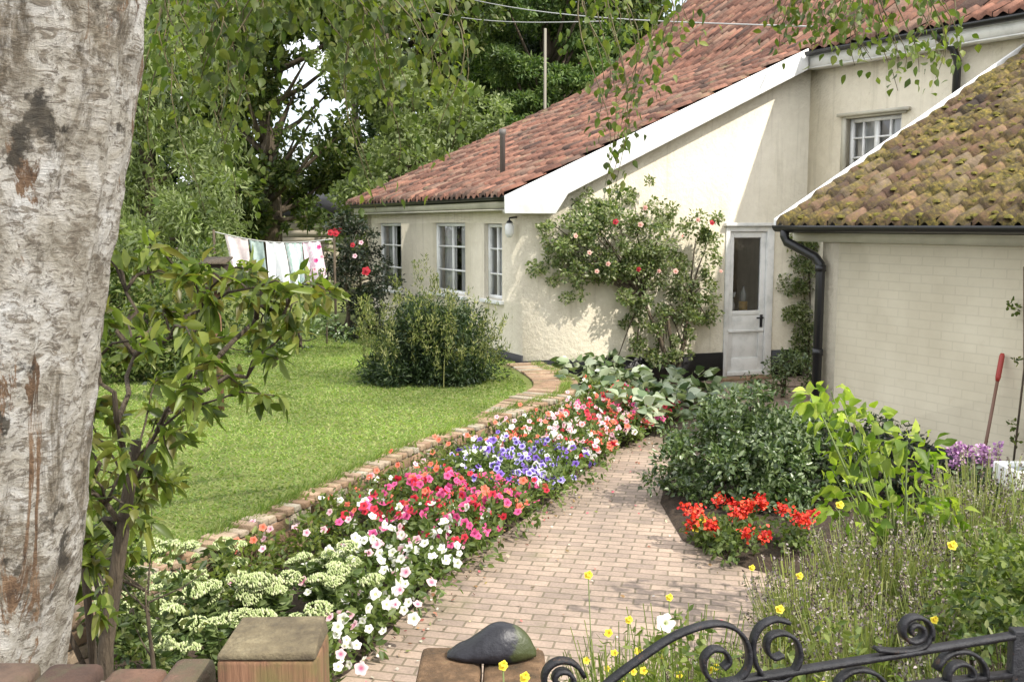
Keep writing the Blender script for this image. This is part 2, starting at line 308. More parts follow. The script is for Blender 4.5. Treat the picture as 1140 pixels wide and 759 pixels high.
m = M['stem'] = mat('green_brown_stem', rough=.7); base(m, ramp(m, noise(m, 20, 5), [(.3, (.06, .05, .02)), (.7, (.17, .14, .06))]))
m = M['gstem'] = mat('green_stem', (.13, .17, .05), .7)
LM = {
 'birch': leafmat('birch_leaf', [(.045, .07, .012), (.07, .105, .018), (.12, .16, .028), (.19, .21, .04), (.09, .12, .02), (.06, .09, .022), (.14, .18, .04), (.09, .12, .025), (.11, .14, .03), (.06, .10, .02)], .4),
 'shrub': leafmat('shrub_leaf', [(.07, .105, .02), (.11, .155, .028), (.18, .235, .045), (.27, .31, .08), (.14, .13, .03)], .45, .4),
 'willow': leafmat('willow_leaf', [(.13, .17, .065), (.20, .25, .10), (.28, .32, .16), (.16, .20, .07)], .35),
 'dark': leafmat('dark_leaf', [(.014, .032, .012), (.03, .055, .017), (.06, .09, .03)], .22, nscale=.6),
 'mid': leafmat('mid_leaf', [(.045, .075, .02), (.08, .12, .03), (.13, .17, .045), (.18, .20, .07)], .33, nscale=.5),
 'conifer': leafmat('conifer_leaf', [(.06, .11, .03), (.10, .17, .05), (.16, .23, .08), (.21, .28, .09)], .3, nscale=.5),
 'bush': leafmat('bush_leaf', [(.04, .075, .022), (.07, .115, .032), (.12, .17, .06), (.24, .30, .16)], .22, .35, spec=.7),
 'rose': leafmat('rose_leaf', [(.07, .11, .04), (.13, .18, .06), (.22, .26, .12), (.40, .41, .28), (.17, .20, .08)], .35, .45),
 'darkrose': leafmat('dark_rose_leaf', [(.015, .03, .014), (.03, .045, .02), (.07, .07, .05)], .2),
 'bergenia': leafmat('broad_leaf', [(.05, .09, .03), (.09, .15, .05), (.20, .26, .14), (.42, .46, .34), (.30, .36, .22)], .2, .3, spec=.8),
 'lime': leafmat('lime_leaf', [(.20, .29, .03), (.30, .38, .05), (.40, .46, .10), (.10, .17, .025), (.13, .20, .03)], .45, nscale=3),
 'petunia': leafmat('petunia_leaf', [(.07, .11, .025), (.12, .17, .045), (.19, .24, .08)], .35),
 'sedum': leafmat('sedum_leaf', [(.10, .15, .05), (.17, .23, .08), (.23, .29, .12)], .25),
 'lavender': leafmat('lavender_leaf', [(.15, .19, .06), (.24, .29, .10), (.40, .39, .21), (.30, .34, .08), (.20, .19, .10)], .38),
 'grassy': leafmat('grassy_leaf', [(.07, .10, .025), (.13, .16, .04), (.27, .28, .11), (.36, .35, .16), (.09, .12, .03)], .35),
 'weed': leafmat('weed_leaf', [(.08, .12, .025), (.14, .18, .04), (.20, .24, .06)], .35),
}
# ------------------------------------------------------------------ house frame
def np2(v): return Vector((v[0], v[1]))
C0 = Vector((.13, 12.2)); G = Vector((.951, .309)); D = Vector((-.454, .891)); D.normalize(); G.normalize()
NG = Vector((G.y, -G.x)); ND = Vector((-D.y, D.x))       # outward normals (gable faces camera, side wall faces left)
UW = 4.04; C1 = C0+G*UW; TL = 5.85
def zr(u): return 2.57+.465*u if u < 4 else 2.57+.465*4+.82*(u-4)
E = -D                                                    # towards the camera along the outbuilding
EM = Vector((.558, -.83)).normalized(); NM = Vector((EM.y, -EM.x))   # main wall, a little off square
# ------------------------------------------------------------------ setting
mb = MB(); mb.add([(-300, -60, -.03), (300, -60, -.03), (300, 500, -.03), (-300, 500, -.03)], [(0, 1, 2, 3)])
tag(mb.build('ground', M['soil'], origin=(0, 0, 0)), kind='structure')
mb = MB(); mb.add([(-2.2, 1.75, 0), (4.8, 1.75, 0), (4.8, 13.6, 0), (-2.2, 13.6, 0)], [(0, 1, 2, 3)])
tag(mb.build('brick_path', M['paver'], origin=(0, 0, 0)), kind='structure')
edge = [(-3.6, 1.9), (-2.7, 3.1), (-1.95, 4.5), (-1.57, 5.41), (-1.35, 5.95), (-1.12, 6.61), (-.80, 7.43), (-.36, 8.27), (.08, 9.1), (.50, 9.84), (.62, 10.5), (.52, 11.3), (.30, 12.12)]
def smooth_line(pts, n=8):
    P = [Vector(p) for p in pts]; o = []
    for i in range(len(P)-1):
        a = P[max(i-1, 0)]; b = P[i]; c = P[i+1]; d = P[min(i+2, len(P)-1)]
        for k in range(n):
            t = k/n; o.append(.5*((2*b)+(c-a)*t+(2*a-5*b+4*c-d)*t*t+(-a+3*b-3*c+d)*t**3))
    o.append(P[-1]); return o
es = smooth_line(edge); LZ = .35
poly = [(p.x, p.y) for p in es]+[(.05, 12.2), (-2.6, 17.6), (3, 30), (3, 60), (-60, 60), (-60, 1.9)]
mb = MB(); mb.prism([(x, y, -.02) for x, y in poly][::-1], (0, 0, LZ+.02)); tag(mb.build('lawn', M['turf'], origin=(0, 0, 0)), kind='structure')
# flower bed soil
def bed(name, pts, h, zb=0.004):
    pts = [Vector((p[0], p[1])) for p in pts]; c = sum(pts, Vector((0, 0)))/len(pts); V = []; Fq = []; n = len(pts)
    rings = [(1, 0), (.95, .6), (.7, .9), (.35, 1.0)]
    for k, hh in rings:
        for p in pts: q = c+(p-c)*k; V.append((q.x, q.y, zb+h*hh+random.uniform(-.012, .012)*(hh > 0)))
    V.append((c.x, c.y, zb+h))
    for r in range(3):
        for i in range(n): j = (i+1) % n; Fq.append((r*n+i, r*n+j, (r+1)*n+j, (r+1)*n+i))
    for i in range(n): Fq.append((3*n+i, 3*n+(i+1) % n, 4*n))
    return tag(link(name, V, Fq, M['soil'], origin=(0, 0, 0)), kind='structure')
pl = smooth_line([(-1.2, 3.0), (-.95, 3.8), (-.68, 4.5), (-.55, 5.0), (-.30, 5.85), (.0, 6.5), (.38, 7.4), (.9, 8.75), (1.31, 9.4), (1.6, 10.2), (1.9, 10.9)], 4)
el = [Vector((p.x+.14, p.y-.05)) for p in es if p.y > 2.9 and p.y < 11]
# bed built as a strip from the retaining wall to the path edge
def strip(name, A, B, hA, hB, m, k=6):
    def res(P, n):
        P = [Vector(p) for p in P]; ls = [0]
        for a, b in zip(P, P[1:]): ls.append(ls[-1]+(b-a).length)
        o = []
        for i in range(n):
            s = ls[-1]*i/(n-1); j = max(0, min(len(P)-2, next((q for q in range(len(ls)-1) if ls[q+1] >= s), len(P)-2)))
            t = (s-ls[j])/max(ls[j+1]-ls[j], 1e-6); o.append(P[j].lerp(P[j+1], t))
        return o
    n = 60; A = res(A, n); B = res(B, n); V = []; Fq = []
    for i in range(n):
        for j in range(k+1):
            t = j/k; q = A[i].lerp(B[i], t); h = hA+(hB-hA)*t+random.uniform(-.012, .012)
            if j == k: h = -.01
            V.append((q.x, q.y, h))
    for i in range(n-1):
        for j in range(k): a = i*(k+1)+j; Fq.append((a, a+1, a+k+2, a+k+1))
    return tag(link(name, V, Fq, m, origin=(0, 0, 0)), kind='structure'), A, B
_, BA, BB = strip('flower_bed', el, pl, .13, .03, M['soil'])
bed('flower_bed', [gnd(735, 560), gnd(760, 602), gnd(830, 632), gnd(905, 650), (2.9, 5.3), (4.3, 5.3), (4.0, 7.0), (3.2, 8.4), (2.6, 9.2), (1.6, 9.4), (1.35, 8.3)], .05)
bed('flower_bed', [(.35, 2.0), (.45, 3.2), (.62, 4.1), (1.05, 4.5), (1.7, 4.75), (3.2, 4.95), (4.6, 5.0), (4.6, 2.0)], .06)
bed('flower_bed', [(.5, 10.6), (1.2, 10.1), (1.9, 10.3), (2.35, 10.9), (2.55, 12.6), (.5, 12.1)], .06)
# grass
def inpoly(x, y, P):
    c = np.zeros(len(x), bool); n = len(P)
    for i in range(n):
        x1, y1 = P[i]; x2, y2 = P[(i+1) % n]
        c ^= ((y1 > y) != (y2 > y)) & (x < (x2-x1)*(y-y1)/((y2-y1) if y2 != y1 else 1e-9)+x1)
    return c
n = 230000; x = R.uniform(-7, .6, n); y = 4+12*R.random(n)**1.25
k = inpoly(x, y, [(p[0]-.05-.42*max(0, min(1, (p[1]-8.2)/1.3)), p[1]-.1*max(0, min(1, (p[1]-8.2)/1.3))) for p in poly[:len(es)]]+poly[len(es):]); x = x[k]; y = y[k]; n = len(x)
V = np.empty((n, 3, 3)); h = R.uniform(.007, .020, n); a = R.uniform(0, 6.28, n); wd = .004+.0006*y
V[:, 0] = np.stack([x-wd*np.cos(a), y-wd*np.sin(a), np.full(n, LZ)], 1); V[:, 1] = np.stack([x+wd*np.cos(a), y+wd*np.sin(a), np.full(n, LZ)], 1)
V[:, 2] = np.stack([x+R.normal(0, .018, n), y+R.normal(0, .018, n), LZ+h], 1)
o = link('lawn_grass', V.reshape(-1, 3), [np.arange(3*n).reshape(-1, 3)], M['grass'], None, {'rnd': ('FACE', R.random(n))}, origin=(0, 0, 0))
tag(o, 'short sunlit mown grass covering the lawn', 'grass', kind='stuff')
nn_ = 5200; ii = R.integers(10, len(es)-2, nn_); ex_ = np.array([(p.x, p.y) for p in es])[ii]; nx_ = np.array([(es[k+1]-es[k]).normalized()[:] for k in ii]); pos = ex_+nx_*R.uniform(-.1, .15, nn_)[:, None]-np.stack([nx_[:, 1], -nx_[:, 0]], 1)*R.uniform(.0, .11, nn_)[:, None]
Dq = R.normal(size=(nn_, 3))*.45+np.stack([nx_[:, 1], -nx_[:, 0], np.ones(nn_)*1.3], 1)*.8; cl_ = .5+.5*np.sin(ii*1.7)
ok = R.random(nn_) < .25+.75*cl_; V, Fq, rr_ = leaves(np.concatenate([pos, np.full((nn_, 1), LZ)], 1)[ok], Dq[ok], R.uniform(.04, .10, ok.sum()), .006)
tag(link('edge_grass', V, [Fq], M['grass'], None, {'rnd': ('FACE', rr_)}, origin=(0, 0, 0)), 'longer grass tufts overhanging the brick edging of the lawn', 'grass', kind='stuff')
nn_ = 420; uu = R.random(nn_); P_ = []
for q_ in range(nn_):
    if q_ < 280: p_ = pl[int(uu[q_]*(len(pl)-1))]; P_.append((p_.x+abs(random.gauss(0, .16))+.03, p_.y+random.gauss(0, .15), .009))
    else: P_.append((random.uniform(-.4, 2.2), random.uniform(3.6, 9.5), .009))
Dq = R.normal(size=(nn_, 3)); Dq[:, 2] = .12; lit = mat('fallen_litter', rough=.8); base(lit, ramp(lit, attr(lit, 'rnd'), [(.1, (.20, .13, .05)), (.3, (.55, .12, .16)), (.5, (.30, .24, .08)), (.7, (.62, .58, .55)), (.9, (.16, .17, .05))]))
V, Fq, rr_ = leaves(np.array(P_), Dq, R.uniform(.015, .035, nn_), R.uniform(.01, .02, nn_), fold=.1)
tag(link('fallen_petals', V, [Fq], lit, None, {'rnd': ('FACE', rr_)}, origin=(0, 0, 0)), 'fallen petals and small leaves scattered on the brick path', 'litter', kind='stuff')
# retaining wall with brick-on-edge coping
rw = thing('retaining_wall', (-.4, 8, 0), 'low curved brick wall holding up the lawn beside the flower border', 'garden wall')
mb = MB(); mf = MB(); acc = 0; prev = es[0]
dense = smooth_line(edge, 40); s = 0; i = 0; last = None
for a, b in zip(dense, dense[1:]):
    s += (b-a).length
    if last is None or s-last >= .078:
        last = s; t = (b-a).normalized(); nn = Vector((t.y, -t.x)); j = random.uniform(-.006, .006)
        P = (a.x, a.y); mb.wbox(P, t, nn, 0, .068, LZ-.02, LZ+.018+j*1.6, -.05-.34*max(0, min(1, (a.y-8.2)/1.3)), .092+random.uniform(-.012, .008))
mb.build('coping', M['coping'], rw, bevel=.006)
for c_ in range(4):
    last = None; s = 0
    for a, b in zip(dense, dense[1:]):
        s += (b-a).length
        if last is None or s-last >= .228:
            last = s-(.114 if last is None and c_ % 2 else 0); t = (b-a).normalized(); nn = Vector((t.y, -t.x))
            mf.wbox((a.x, a.y), t, nn, 0, .218, .005+c_*.082, .075+c_*.082, .0, .085+random.uniform(-.004, .004))
mf.build('brick_face', M['coping'], rw, bevel=.004)
mm = MB()
for a, b in zip(es, es[1:]):
    t = (b-a); nn = Vector((t.y, -t.x)).normalized(); tl = t.length; t.normalize()
    mm.wbox((a.x, a.y), t, nn, 0, tl, -.01, LZ-.004, -.05, .075)
mm.build('mortar_core', M['mortar'], rw)
# ------------------------------------------------------------------ cottage
co = thing('cottage', (C0.x, C0.y, 0), 'cream rendered cottage with long red pantile roof and white bargeboard', 'house')
def wall(name, P, e, n, length, top, openings, m, parent, zb=0, th=.22, uv=False, cuts=()):
    """wall sheet with real openings and reveals; top: function of s"""
    ss = sorted(set([0, length]+[v for o in openings for v in o[:2]]+list(cuts))); zs = sorted(set([zb]+[v for o in openings for v in o[2:]]))
    V = []; idx = {}; Fq = []; uvs = []
    def vid(i, j, b):
        key = (i, j, b)
        if key not in idx:
            s = ss[i]; z = zs[j] if j < len(zs) else top(s); o = -th if b else 0
            idx[key] = len(V); V.append((P[0]+e[0]*s+n[0]*o, P[1]+e[1]*s+n[1]*o, z)); uvs.append((s, z))
        return idx[key]
    def hole(i, j):
        if i < 0 or j < 0 or i >= len(ss)-1: return None
        if j >= len(zs): return None
        sm = (ss[i]+ss[i+1])/2; zm = (zs[j]+(zs[j+1] if j+1 < len(zs) else 99))/2
        if j == len(zs)-1: return False
        return any(o[0] < sm < o[1] and o[2] < zm < o[3] for o in openings)
    for i in range(len(ss)-1):
        for j in range(len(zs)):
            if hole(i, j): continue
            Fq.append((vid(i, j, 0), vid(i+1, j, 0), vid(i+1, j+1, 0), vid(i, j+1, 0)))
            Fq.append((vid(i, j, 1), vid(i, j+1, 1), vid(i+1, j+1, 1), vid(i+1, j, 1)))
            for (di, dj, p, q) in ((-1, 0, (i, j), (i, j+1)), (1, 0, (i+1, j), (i+1, j+1)), (0, -1, (i, j), (i+1, j)), (0, 1, (i, j+1), (i+1, j+1))):
                hh = hole(i+di, j+dj)
                if hh is None or hh: Fq.append((vid(*p, 0), vid(*q, 0), vid(*q, 1), vid(*p, 1)))
    ob = link(name, V, Fq, m, parent)
    if uv:
        l = ob.data.uv_layers.new(name='UVMap')
        for lp in ob.data.loops: l.data[lp.index].uv = uvs[lp.vertex_index]
    return ob
# openings measured from the picture
dl, dzt = hit(808, 252, C0, G); dr, _ = hit(862, 255, C0, G); door = (dl, dr, .02, dzt)
wall('gable_wall', C0, G, NG, UW, lambda s: zr(s)-.10, [door], M['stucco'], co, cuts=(1, 2, 3))
w1 = (hit(518, 290, C0, D)[0], hit(482, 290, C0, D)[0], hit(500, 327, C0, D)[1], hit(500, 248, C0, D)[1])
w2 = (hit(559, 290, C0, D)[0], hit(539, 290, C0, D)[0], hit(548, 333, C0, D)[1], hit(548, 249, C0, D)[1])
w3 = (hit(447, 290, C0, D)[0], hit(421, 290, C0, D)[0], hit(434, 322, C0, D)[1], w1[3])
wall('window_wall', C0, D, ND, TL, lambda s: zr(0)-.10, [w1, w2, w3], M['stucco'], co)
wm = (hit(943, 150, C1, EM)[0], hit(1003, 150, C1, EM)[0], hit(970, 196, C1, EM)[1], hit(970, 130, C1, EM)[1])
wall('main_wall', C1, EM, NM, 7.0, lambda s: zr(UW)-.10, [wm], M['stucco'], co, zb=0)
mb = MB()                                                  # far gable, back and end walls close the house
BW = 9.5
far = C0+D*TL; mb.prism([(far.x, far.y, 0), (far.x+G.x*4, far.y+G.y*4, 0), (far.x+G.x*BW, far.y+G.y*BW, 0), (far.x+G.x*BW, far.y+G.y*BW, 6.0), (far.x+G.x*8, far.y+G.y*8, zr(8)-.12), (far.x+G.x*4, far.y+G.y*4, zr(4)-.12), (far.x, far.y, zr(0)-.12)], (-.2*D.x, -.2*D.y, 0))
bk = C0+G*BW; mb.wbox(bk, D, G, 0, TL-.01, 0, 6.0, -.2, 0); mb.wbox(bk, EM, -NM, 0, 7, 0, 6.0, -.2, 0)
en = C1+EM*7; mb.prism([(en.x, en.y, 0), (en.x+G.x*(BW-UW), en.y+G.y*(BW-UW), 0), (en.x+G.x*(BW-UW), en.y+G.y*(BW-UW), 6.0), (en.x+G.x*(8-UW), en.y+G.y*(8-UW), zr(8)-.12), (en.x, en.y, zr(UW)-.12)], (-.2*EM.x, -.2*EM.y, 0))
mb.build('rear_wall', M['stucco'], co)
# inner partition: dark rooms behind the windows
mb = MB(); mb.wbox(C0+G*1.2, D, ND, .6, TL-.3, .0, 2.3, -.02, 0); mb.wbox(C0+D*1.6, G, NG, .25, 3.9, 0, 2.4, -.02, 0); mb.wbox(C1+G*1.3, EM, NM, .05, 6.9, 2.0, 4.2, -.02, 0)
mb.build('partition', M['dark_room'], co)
# plinth
mb = MB()
mb.wbox(C0, G, NG, -.02, dl-.01, -.02, .37, 0, .028); mb.wbox(C0, G, NG, dr+.01, UW, -.02, .37, 0, .028); mb.wbox(C0, D, ND, -.02, TL, .2, .44, .0, .025)
mb.build('plinth', M['black'], co)
# pantile roofs
def pantiles(name, fn, t0, t1, u0, u1, m, parent, pt=.175, pu=.25, amp=.024, th=.03, jit=.009):
    nt_ = max(1, round((t1-t0)/pt)); nu = max(1, round((u1-u0)/pu)); K = 7; V = []; Fq = []; rr = []
    for c_ in range(nu):
        ua = u0+(u1-u0)*c_/nu-.04; ub = u0+(u1-u0)*(c_+1)/nu
        for a in range(nt_):
            ta = t0+(t1-t0)*a/nt_; tb = t0+(t1-t0)*(a+1)/nt_; b = len(V); dj = random.uniform(-jit, jit); ju = random.uniform(-.012, .012); rj = random.random(); tw = random.uniform(-jit, jit)
            for row, (u, up) in enumerate(((ua+ju, -.055), (ua+ju, th), (ub, 0.0))):
                for q in range(K):
                    f = q/(K-1); t = ta+(tb-ta)*f+.004
                    wv_ = math.sin(2*math.pi*f-.6)*amp*.8+max(0, math.sin(2*math.pi*f-.6))*amp*.5
                    p = fn(t, u); z = p[2]+wv_+up+dj+tw*f
                    if row == 0: z = p[2]+wv_*(.6 if c_ else .9)+(-.03 if c_ else -.02)
                    V.append((p[0], p[1], z))
            for row in range(2):
                for q in range(K-1): i = b+row*K+q; Fq.append((i, i+1, i+K+1, i+K)); rr.append(rj*(.25 if row == 0 and False else 1))
    return link(name, V, Fq, m, parent, {'rnd': ('FACE', rr)}, smooth=False)
rf = lambda t, u: (C0.x+D.x*t+G.x*u, C0.y+D.y*t+G.y*u, zr(u))
def rfm(t, u, z=None):
    d = D if t > 0 else -EM
    return (C0.x+d.x*t+G.x*u, C0.y+d.y*t+G.y*u, zr(u) if z is None else z)
roof = thing_roof = pantiles('roof', rf, -.16, TL+.2, -.27, 4.0, M['tile'], co)
pantiles('roof', rfm, -7.4, TL+.2, 3.86, 8.0, M['tile'], co)
rb = lambda t, u: rfm(t, 16-u, zr(u))
pantiles('roof', rb, -7.4, TL+.2, 5.9, 8.0, M['tile'], co, pt=.24, pu=.3)
mb = MB(); q = lambda t, u, z: (C0.x+D.x*t+G.x*u, C0.y+D.y*t+G.y*u, z)
q = rfm
for (ta, tb, ua, ub) in ((-.13, TL+.18, -.24, 4.0), (0.001, TL+.18, 3.9, 8.0), (-7.35, 0, 3.9, 8.0)):      # felt and rafters under the tiles
    mb.hexa([q(ta, ua, zr(ua)-.12), q(tb, ua, zr(ua)-.12), q(tb, ub, zr(ub)-.12), q(ta, ub, zr(ub)-.12), q(ta, ua, zr(ua)-.05), q(tb, ua, zr(ua)-.05), q(tb, ub, zr(ub)-.05), q(ta, ub, zr(ub)-.05)])
mb.build('roof_deck', M['black'], co)
mb = MB()
for i in range(31): mb.tube([rfm(-7.4+i*.42, 8, zr(8)+.02), rfm(-7.0+i*.42, 8, zr(8)+.02)], .11, 10)
mb.build('ridge', M['tile'], co)
# far verge mortar and ridge edge, white bargeboard with boxed end, fascia, gutters
def gp(u, z, o): return (C0.x+G.x*u+NG.x*o, C0.y+G.y*u+NG.y*o, z)
mb = MB(); pts = [gp(-.29, zr(-.29)-.03, .165), gp(-.29, 2.19, .165), gp(.36, 2.19, .165), gp(.52, zr(.52)-.38, .165), gp(3.86, zr(3.86)-.30, .165), gp(3.86, zr(3.86)-.03, .165)]
mb.prism(pts, (NG.x*.035, NG.y*.035, 0)); mb.build('bargeboard', M['white'], co, bevel=.006)
mb = MB(); mb.hexa([gp(-.26, 2.2, .163), gp(-.26, 2.2, 0.005), gp(.34, 2.2, .005), gp(.34, 2.2, .163), gp(-.26, 2.24, .163), gp(-.26, 2.24, .005), gp(.34, 2.24, .005), gp(.34, 2.24, .163)])
mb.hexa([gp(.36, zr(.36)-.2, .163), gp(.36, zr(.36)-.2, .003), gp(3.84, zr(3.84)-.2, .003), gp(3.84, zr(3.84)-.2, .163), gp(.36, zr(.36)-.17, .163), gp(.36, zr(.36)-.17, .003), gp(3.84, zr(3.84)-.17, .003), gp(3.84, zr(3.84)-.17, .163)])
mb.build('soffit', M['offwhite'], co)
mb = MB(); mb.wbox(C0, D, ND, -.12, TL+.15, 2.26, 2.40, .16, .20); mb.wbox(C0, D, ND, -.12, TL+.15, 2.23, 2.25, .003, .20); mb.build('fascia', M['offwhite'], co)
mb = MB(); zf = zr(3.8); mb.wbox(C1, EM, NM, .1, 7.1, zf-.24, zf-.06, .18, .21); mb.wbox(C1, EM, NM, .1, 7.1, zf-.26, zf-.245, .003, .21); mb.build('fascia', M['white'], co)
def gutter(P, e, n, s0, s1, z, off, parent, r=.055):
    mb = MB(); A = [];
    for s in np.linspace(s0, s1, 14): A.append(s)
    V = []; Fq = []; K = 9
    for s in A:
        for j in range(K):
            a = math.pi*j/(K-1); V.append((P[0]+e[0]*s+n[0]*(off+r+r*math.cos(a)), P[1]+e[1]*s+n[1]*(off+r+r*math.cos(a)), z-r*math.sin(a)))
        for j in range(K):
            a = math.pi*(K-1-j)/(K-1); V.append((P[0]+e[0]*s+n[0]*(off+r+(r-.006)*math.cos(a)), P[1]+e[1]*s+n[1]*(off+r+(r-.006)*math.cos(a)), z+.002-(r-.006)*math.sin(a)))
    W = 2*K
    for i in range(len(A)-1):
        for j in range(W): a = i*W+j; b = i*W+(j+1) % W; Fq.append((a, b, b+W, a+W))
    Fq += [tuple(range(W))[::-1], tuple(range((len(A)-1)*W, len(A)*W))]
    mb.add(V, Fq); return mb.build('gutter', M['pipe'], parent)
gutter(C1, EM, NM, .15, 7.1, zf-.06, .215, co)
gutter(C0, D, ND, -.1, TL+.1, 2.40, .205, co, .04)
# windows
def window(P, e, n, o, cols, rows, parent, setback=.07, sill=True, curtain=True):
    s0, s1, z0, z1 = o; fw = .05; mb = MB(); a, b = -setback-.05, -setback+.012
    mb.wbox(P, e, n, s0+.003, s0+fw, z0, z1-.003, a, b); mb.wbox(P, e, n, s1-fw, s1-.003, z0, z1-.003, a, b)
    mb.wbox(P, e, n, s0+fw, s1-fw, z0, z0+fw, a, b); mb.wbox(P, e, n, s0+fw, s1-fw, z1-fw, z1-.003, a, b)
    fr = mb.build('window', M['white'], parent)
    g = MB()
    for i in range(1, cols): s = s0+(s1-s0)*i/cols; wdt = .03 if (cols == 4 and i == 2) else .012; g.wbox(P, e, n, s-wdt, s+wdt, z0+fw, z1-fw, a+.012, b-.006)
    for j in range(1, rows): z = z0+(z1-z0)*j/rows; g.wbox(P, e, n, s0+fw, s1-fw, z-.011, z+.011, a+.014, b-.009)
    g.build('glazing_bars', M['white'], fr)
    p = MB(); sheet(p, P, e, n, s0+fw-.004, s1-fw+.004, z0+fw-.004, z1-fw+.004, a+.02); p.build('pane', M['glass'], fr)
    if sill: k = MB(); k.wbox(P, e, n, s0-.05, s1+.05, z0-.05, z0-.003, -setback, .05); k.build('sill', M['white'], fr, bevel=.004)
    if curtain:
        c = MB(); K = 10
        for (ca, cb) in ((s0+.02, s0+(s1-s0)*.46), (s1-(s1-s0)*.38, s1-.02)):
            V = []; Fq = []
            for i in range(K+1):
                s = ca+(cb-ca)*i/K; oo = a-.07+.018*math.sin(i*1.9)
                for z in (z0, z1): V.append((P[0]+e[0]*s+n[0]*oo, P[1]+e[1]*s+n[1]*oo, z))
            for i in range(K): Fq.append((2*i, 2*i+2, 2*i+3, 2*i+1))
            c.add(V, Fq)
        c.build('curtain', M['curtain'], fr)
    return fr
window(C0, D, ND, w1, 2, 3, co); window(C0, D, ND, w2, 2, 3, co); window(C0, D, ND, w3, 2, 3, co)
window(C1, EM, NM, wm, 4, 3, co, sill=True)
mb = MB(); mb.wbox(C1, EM, NM, wm[0]-.12, wm[1]+.12, wm[3]+.03, wm[3]+.07, 0.002, .07); mb.wbox(C1, EM, NM, wm[0]-.07, wm[0]-.003, wm[2], wm[3]+.03, .002, .03); mb.wbox(C1, EM, NM, wm[0]-.003, wm[1]+.07, wm[3]+.002, wm[3]+.03, .002, .03); mb.build('hood_mould', M['offwhite'], co)
# door: white stable door with glazed upper half
s0, s1, z0, z1 = door; mb = MB(); fw = .06
zmid = hit(835, 349, C0, G)[1]
mb.wbox(C0, G, NG, s0+.003, s0+fw, 0.02, z1-.003, -.10, .02); mb.wbox(C0, G, NG, s1-fw-.05, s1-.003, .02, z1-.003, -.10, .02); mb.wbox(C0, G, NG, s0+fw, s1-fw-.05, z1-fw-.01, z1-.003, -.10, .02)
mb.wbox(C0, G, NG, s0-.03, s1+.03, z1+.003, z1+.045, .002, .07)
mb.build('door_frame', M['white'], co, bevel=.003)
a0, a1 = s0+fw+.004, s1-fw-.054; df = MB(); st = .075; f0, f1 = -.055, -.012
df.wbox(C0, G, NG, a0, a0+st, .04, z1-.075, f0, f1); df.wbox(C0, G, NG, a1-st, a1, .04, z1-.075, f0, f1)
df.wbox(C0, G, NG, a0+st, a1-st, z1-.075-st, z1-.075, f0, f1); df.wbox(C0, G, NG, a0+st, a1-st, zmid-.02, zmid+.04, f0, f1)
df.wbox(C0, G, NG, a0+st, a1-st, zmid-.22, zmid-.02, f0, f1-.006)
df.wbox(C0, G, NG, a0+st, a1-st, .28, zmid-.22, f0, f1-.02); df.wbox(C0, G, NG, a0+st, a1-st, .04, .28, f0, f1)
df.wbox(C0, G, NG, a0+.01, a1-.01, zmid-.245, zmid-.215, f1, f1+.02); df.wbox(C0, G, NG, a0+.005, a1-.005, .045, .10, f1, f1+.025)
dr_ = df.build('door', M['white'], co, bevel=.003)
p = MB(); sheet(p, C0, G, NG, a0+st-.003, a1-st+.003, zmid+.035, z1-.075-st+.003, -.036); p.build('pane', M['glass'], dr_)
h_ = MB(); h_.wbox(C0, G, NG, a1-.062, a1-.022, zmid-.19, zmid-.02, f1, f1+.008); h_.wbox(C0, G, NG, a1-.13, a1-.03, zmid-.07, zmid-.05, f1+.03, f1+.045); h_.wbox(C0, G, NG, a1-.05, a1-.034, zmid-.07, zmid-.05, f1+.008, f1+.03); h_.build('handle', M['iron'], dr_)
t_ = MB(); t_.wbox(C0, G, NG, s0-.08, s1+.08, -.01, .038, -.2, .16); t_.build('threshold', M['coping'], co, bevel=.01)
# things on the shelf behind the door glass
ip = lambda s, o: (C0.x+G.x*s+NG.x*o, C0.y+G.y*s+NG.y*o)
sh = thing('shelf', (*ip(a0+.2, -.35), zmid-.06), 'dark shelf inside the house behind the door glass', 'shelf')
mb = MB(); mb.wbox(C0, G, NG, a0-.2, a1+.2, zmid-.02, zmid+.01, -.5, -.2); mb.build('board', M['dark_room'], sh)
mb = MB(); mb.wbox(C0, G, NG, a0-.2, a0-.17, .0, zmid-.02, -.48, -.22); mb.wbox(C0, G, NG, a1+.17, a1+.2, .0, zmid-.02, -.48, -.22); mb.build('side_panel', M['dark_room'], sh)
def pot(name, s, o, zb, prof, m, label, cat):
    x, y = ip(s, o); mb = MB(); mb.lathe((x, y, zb), prof, 18); return tag(mb.build(name, m, smooth=False), label, cat)
wide = a1-a0
pot('jug', a0+.36*wide, -.3, zmid+.01, [(.045, 0), (.07, .03), (.075, .09), (.05, .14), (.055, .17), (.048, .17), (.04, .1)], mat('glazed_white', (.75, .76, .78), .2), 'small white jug behind the left side of the door glass', 'jug')
pot('bowl', a0+.36*wide, -.30, zmid+.182, [(.03, 0), (.075, .03), (.08, .09), (.074, .09), (.03, .02)], mat('glazed_pale', (.7, .74, .8), .2), 'pale bowl stacked above the jug behind the door glass', 'bowl')
pot('tin', a1-.27*wide, -.3, zmid+.01, [(.06, 0), (.06, .13), (.055, .13), (.055, .12)], mat('yellow_tin', (.6, .36, .04), .4), 'yellow tin on the shelf behind the door glass', 'tin')
pot('bottle', a1-.27*wide, -.3, zmid+.142, [(.035, 0), (.04, .05), (.04, .12), (.015, .16), (.015, .2)], mat('pale_bottle', (.45, .5, .52), .2), 'pale bottle standing above the yellow tin inside the door', 'bottle')
pot('vase', a0+.19*wide, -.3, zmid+.01, [(.04, 0), (.05, .05), (.03, .1), (.035, .12)], mat('blue_glaze', (.05, .09, .3), .2), 'blue vase at the left edge of the door glass', 'vase')
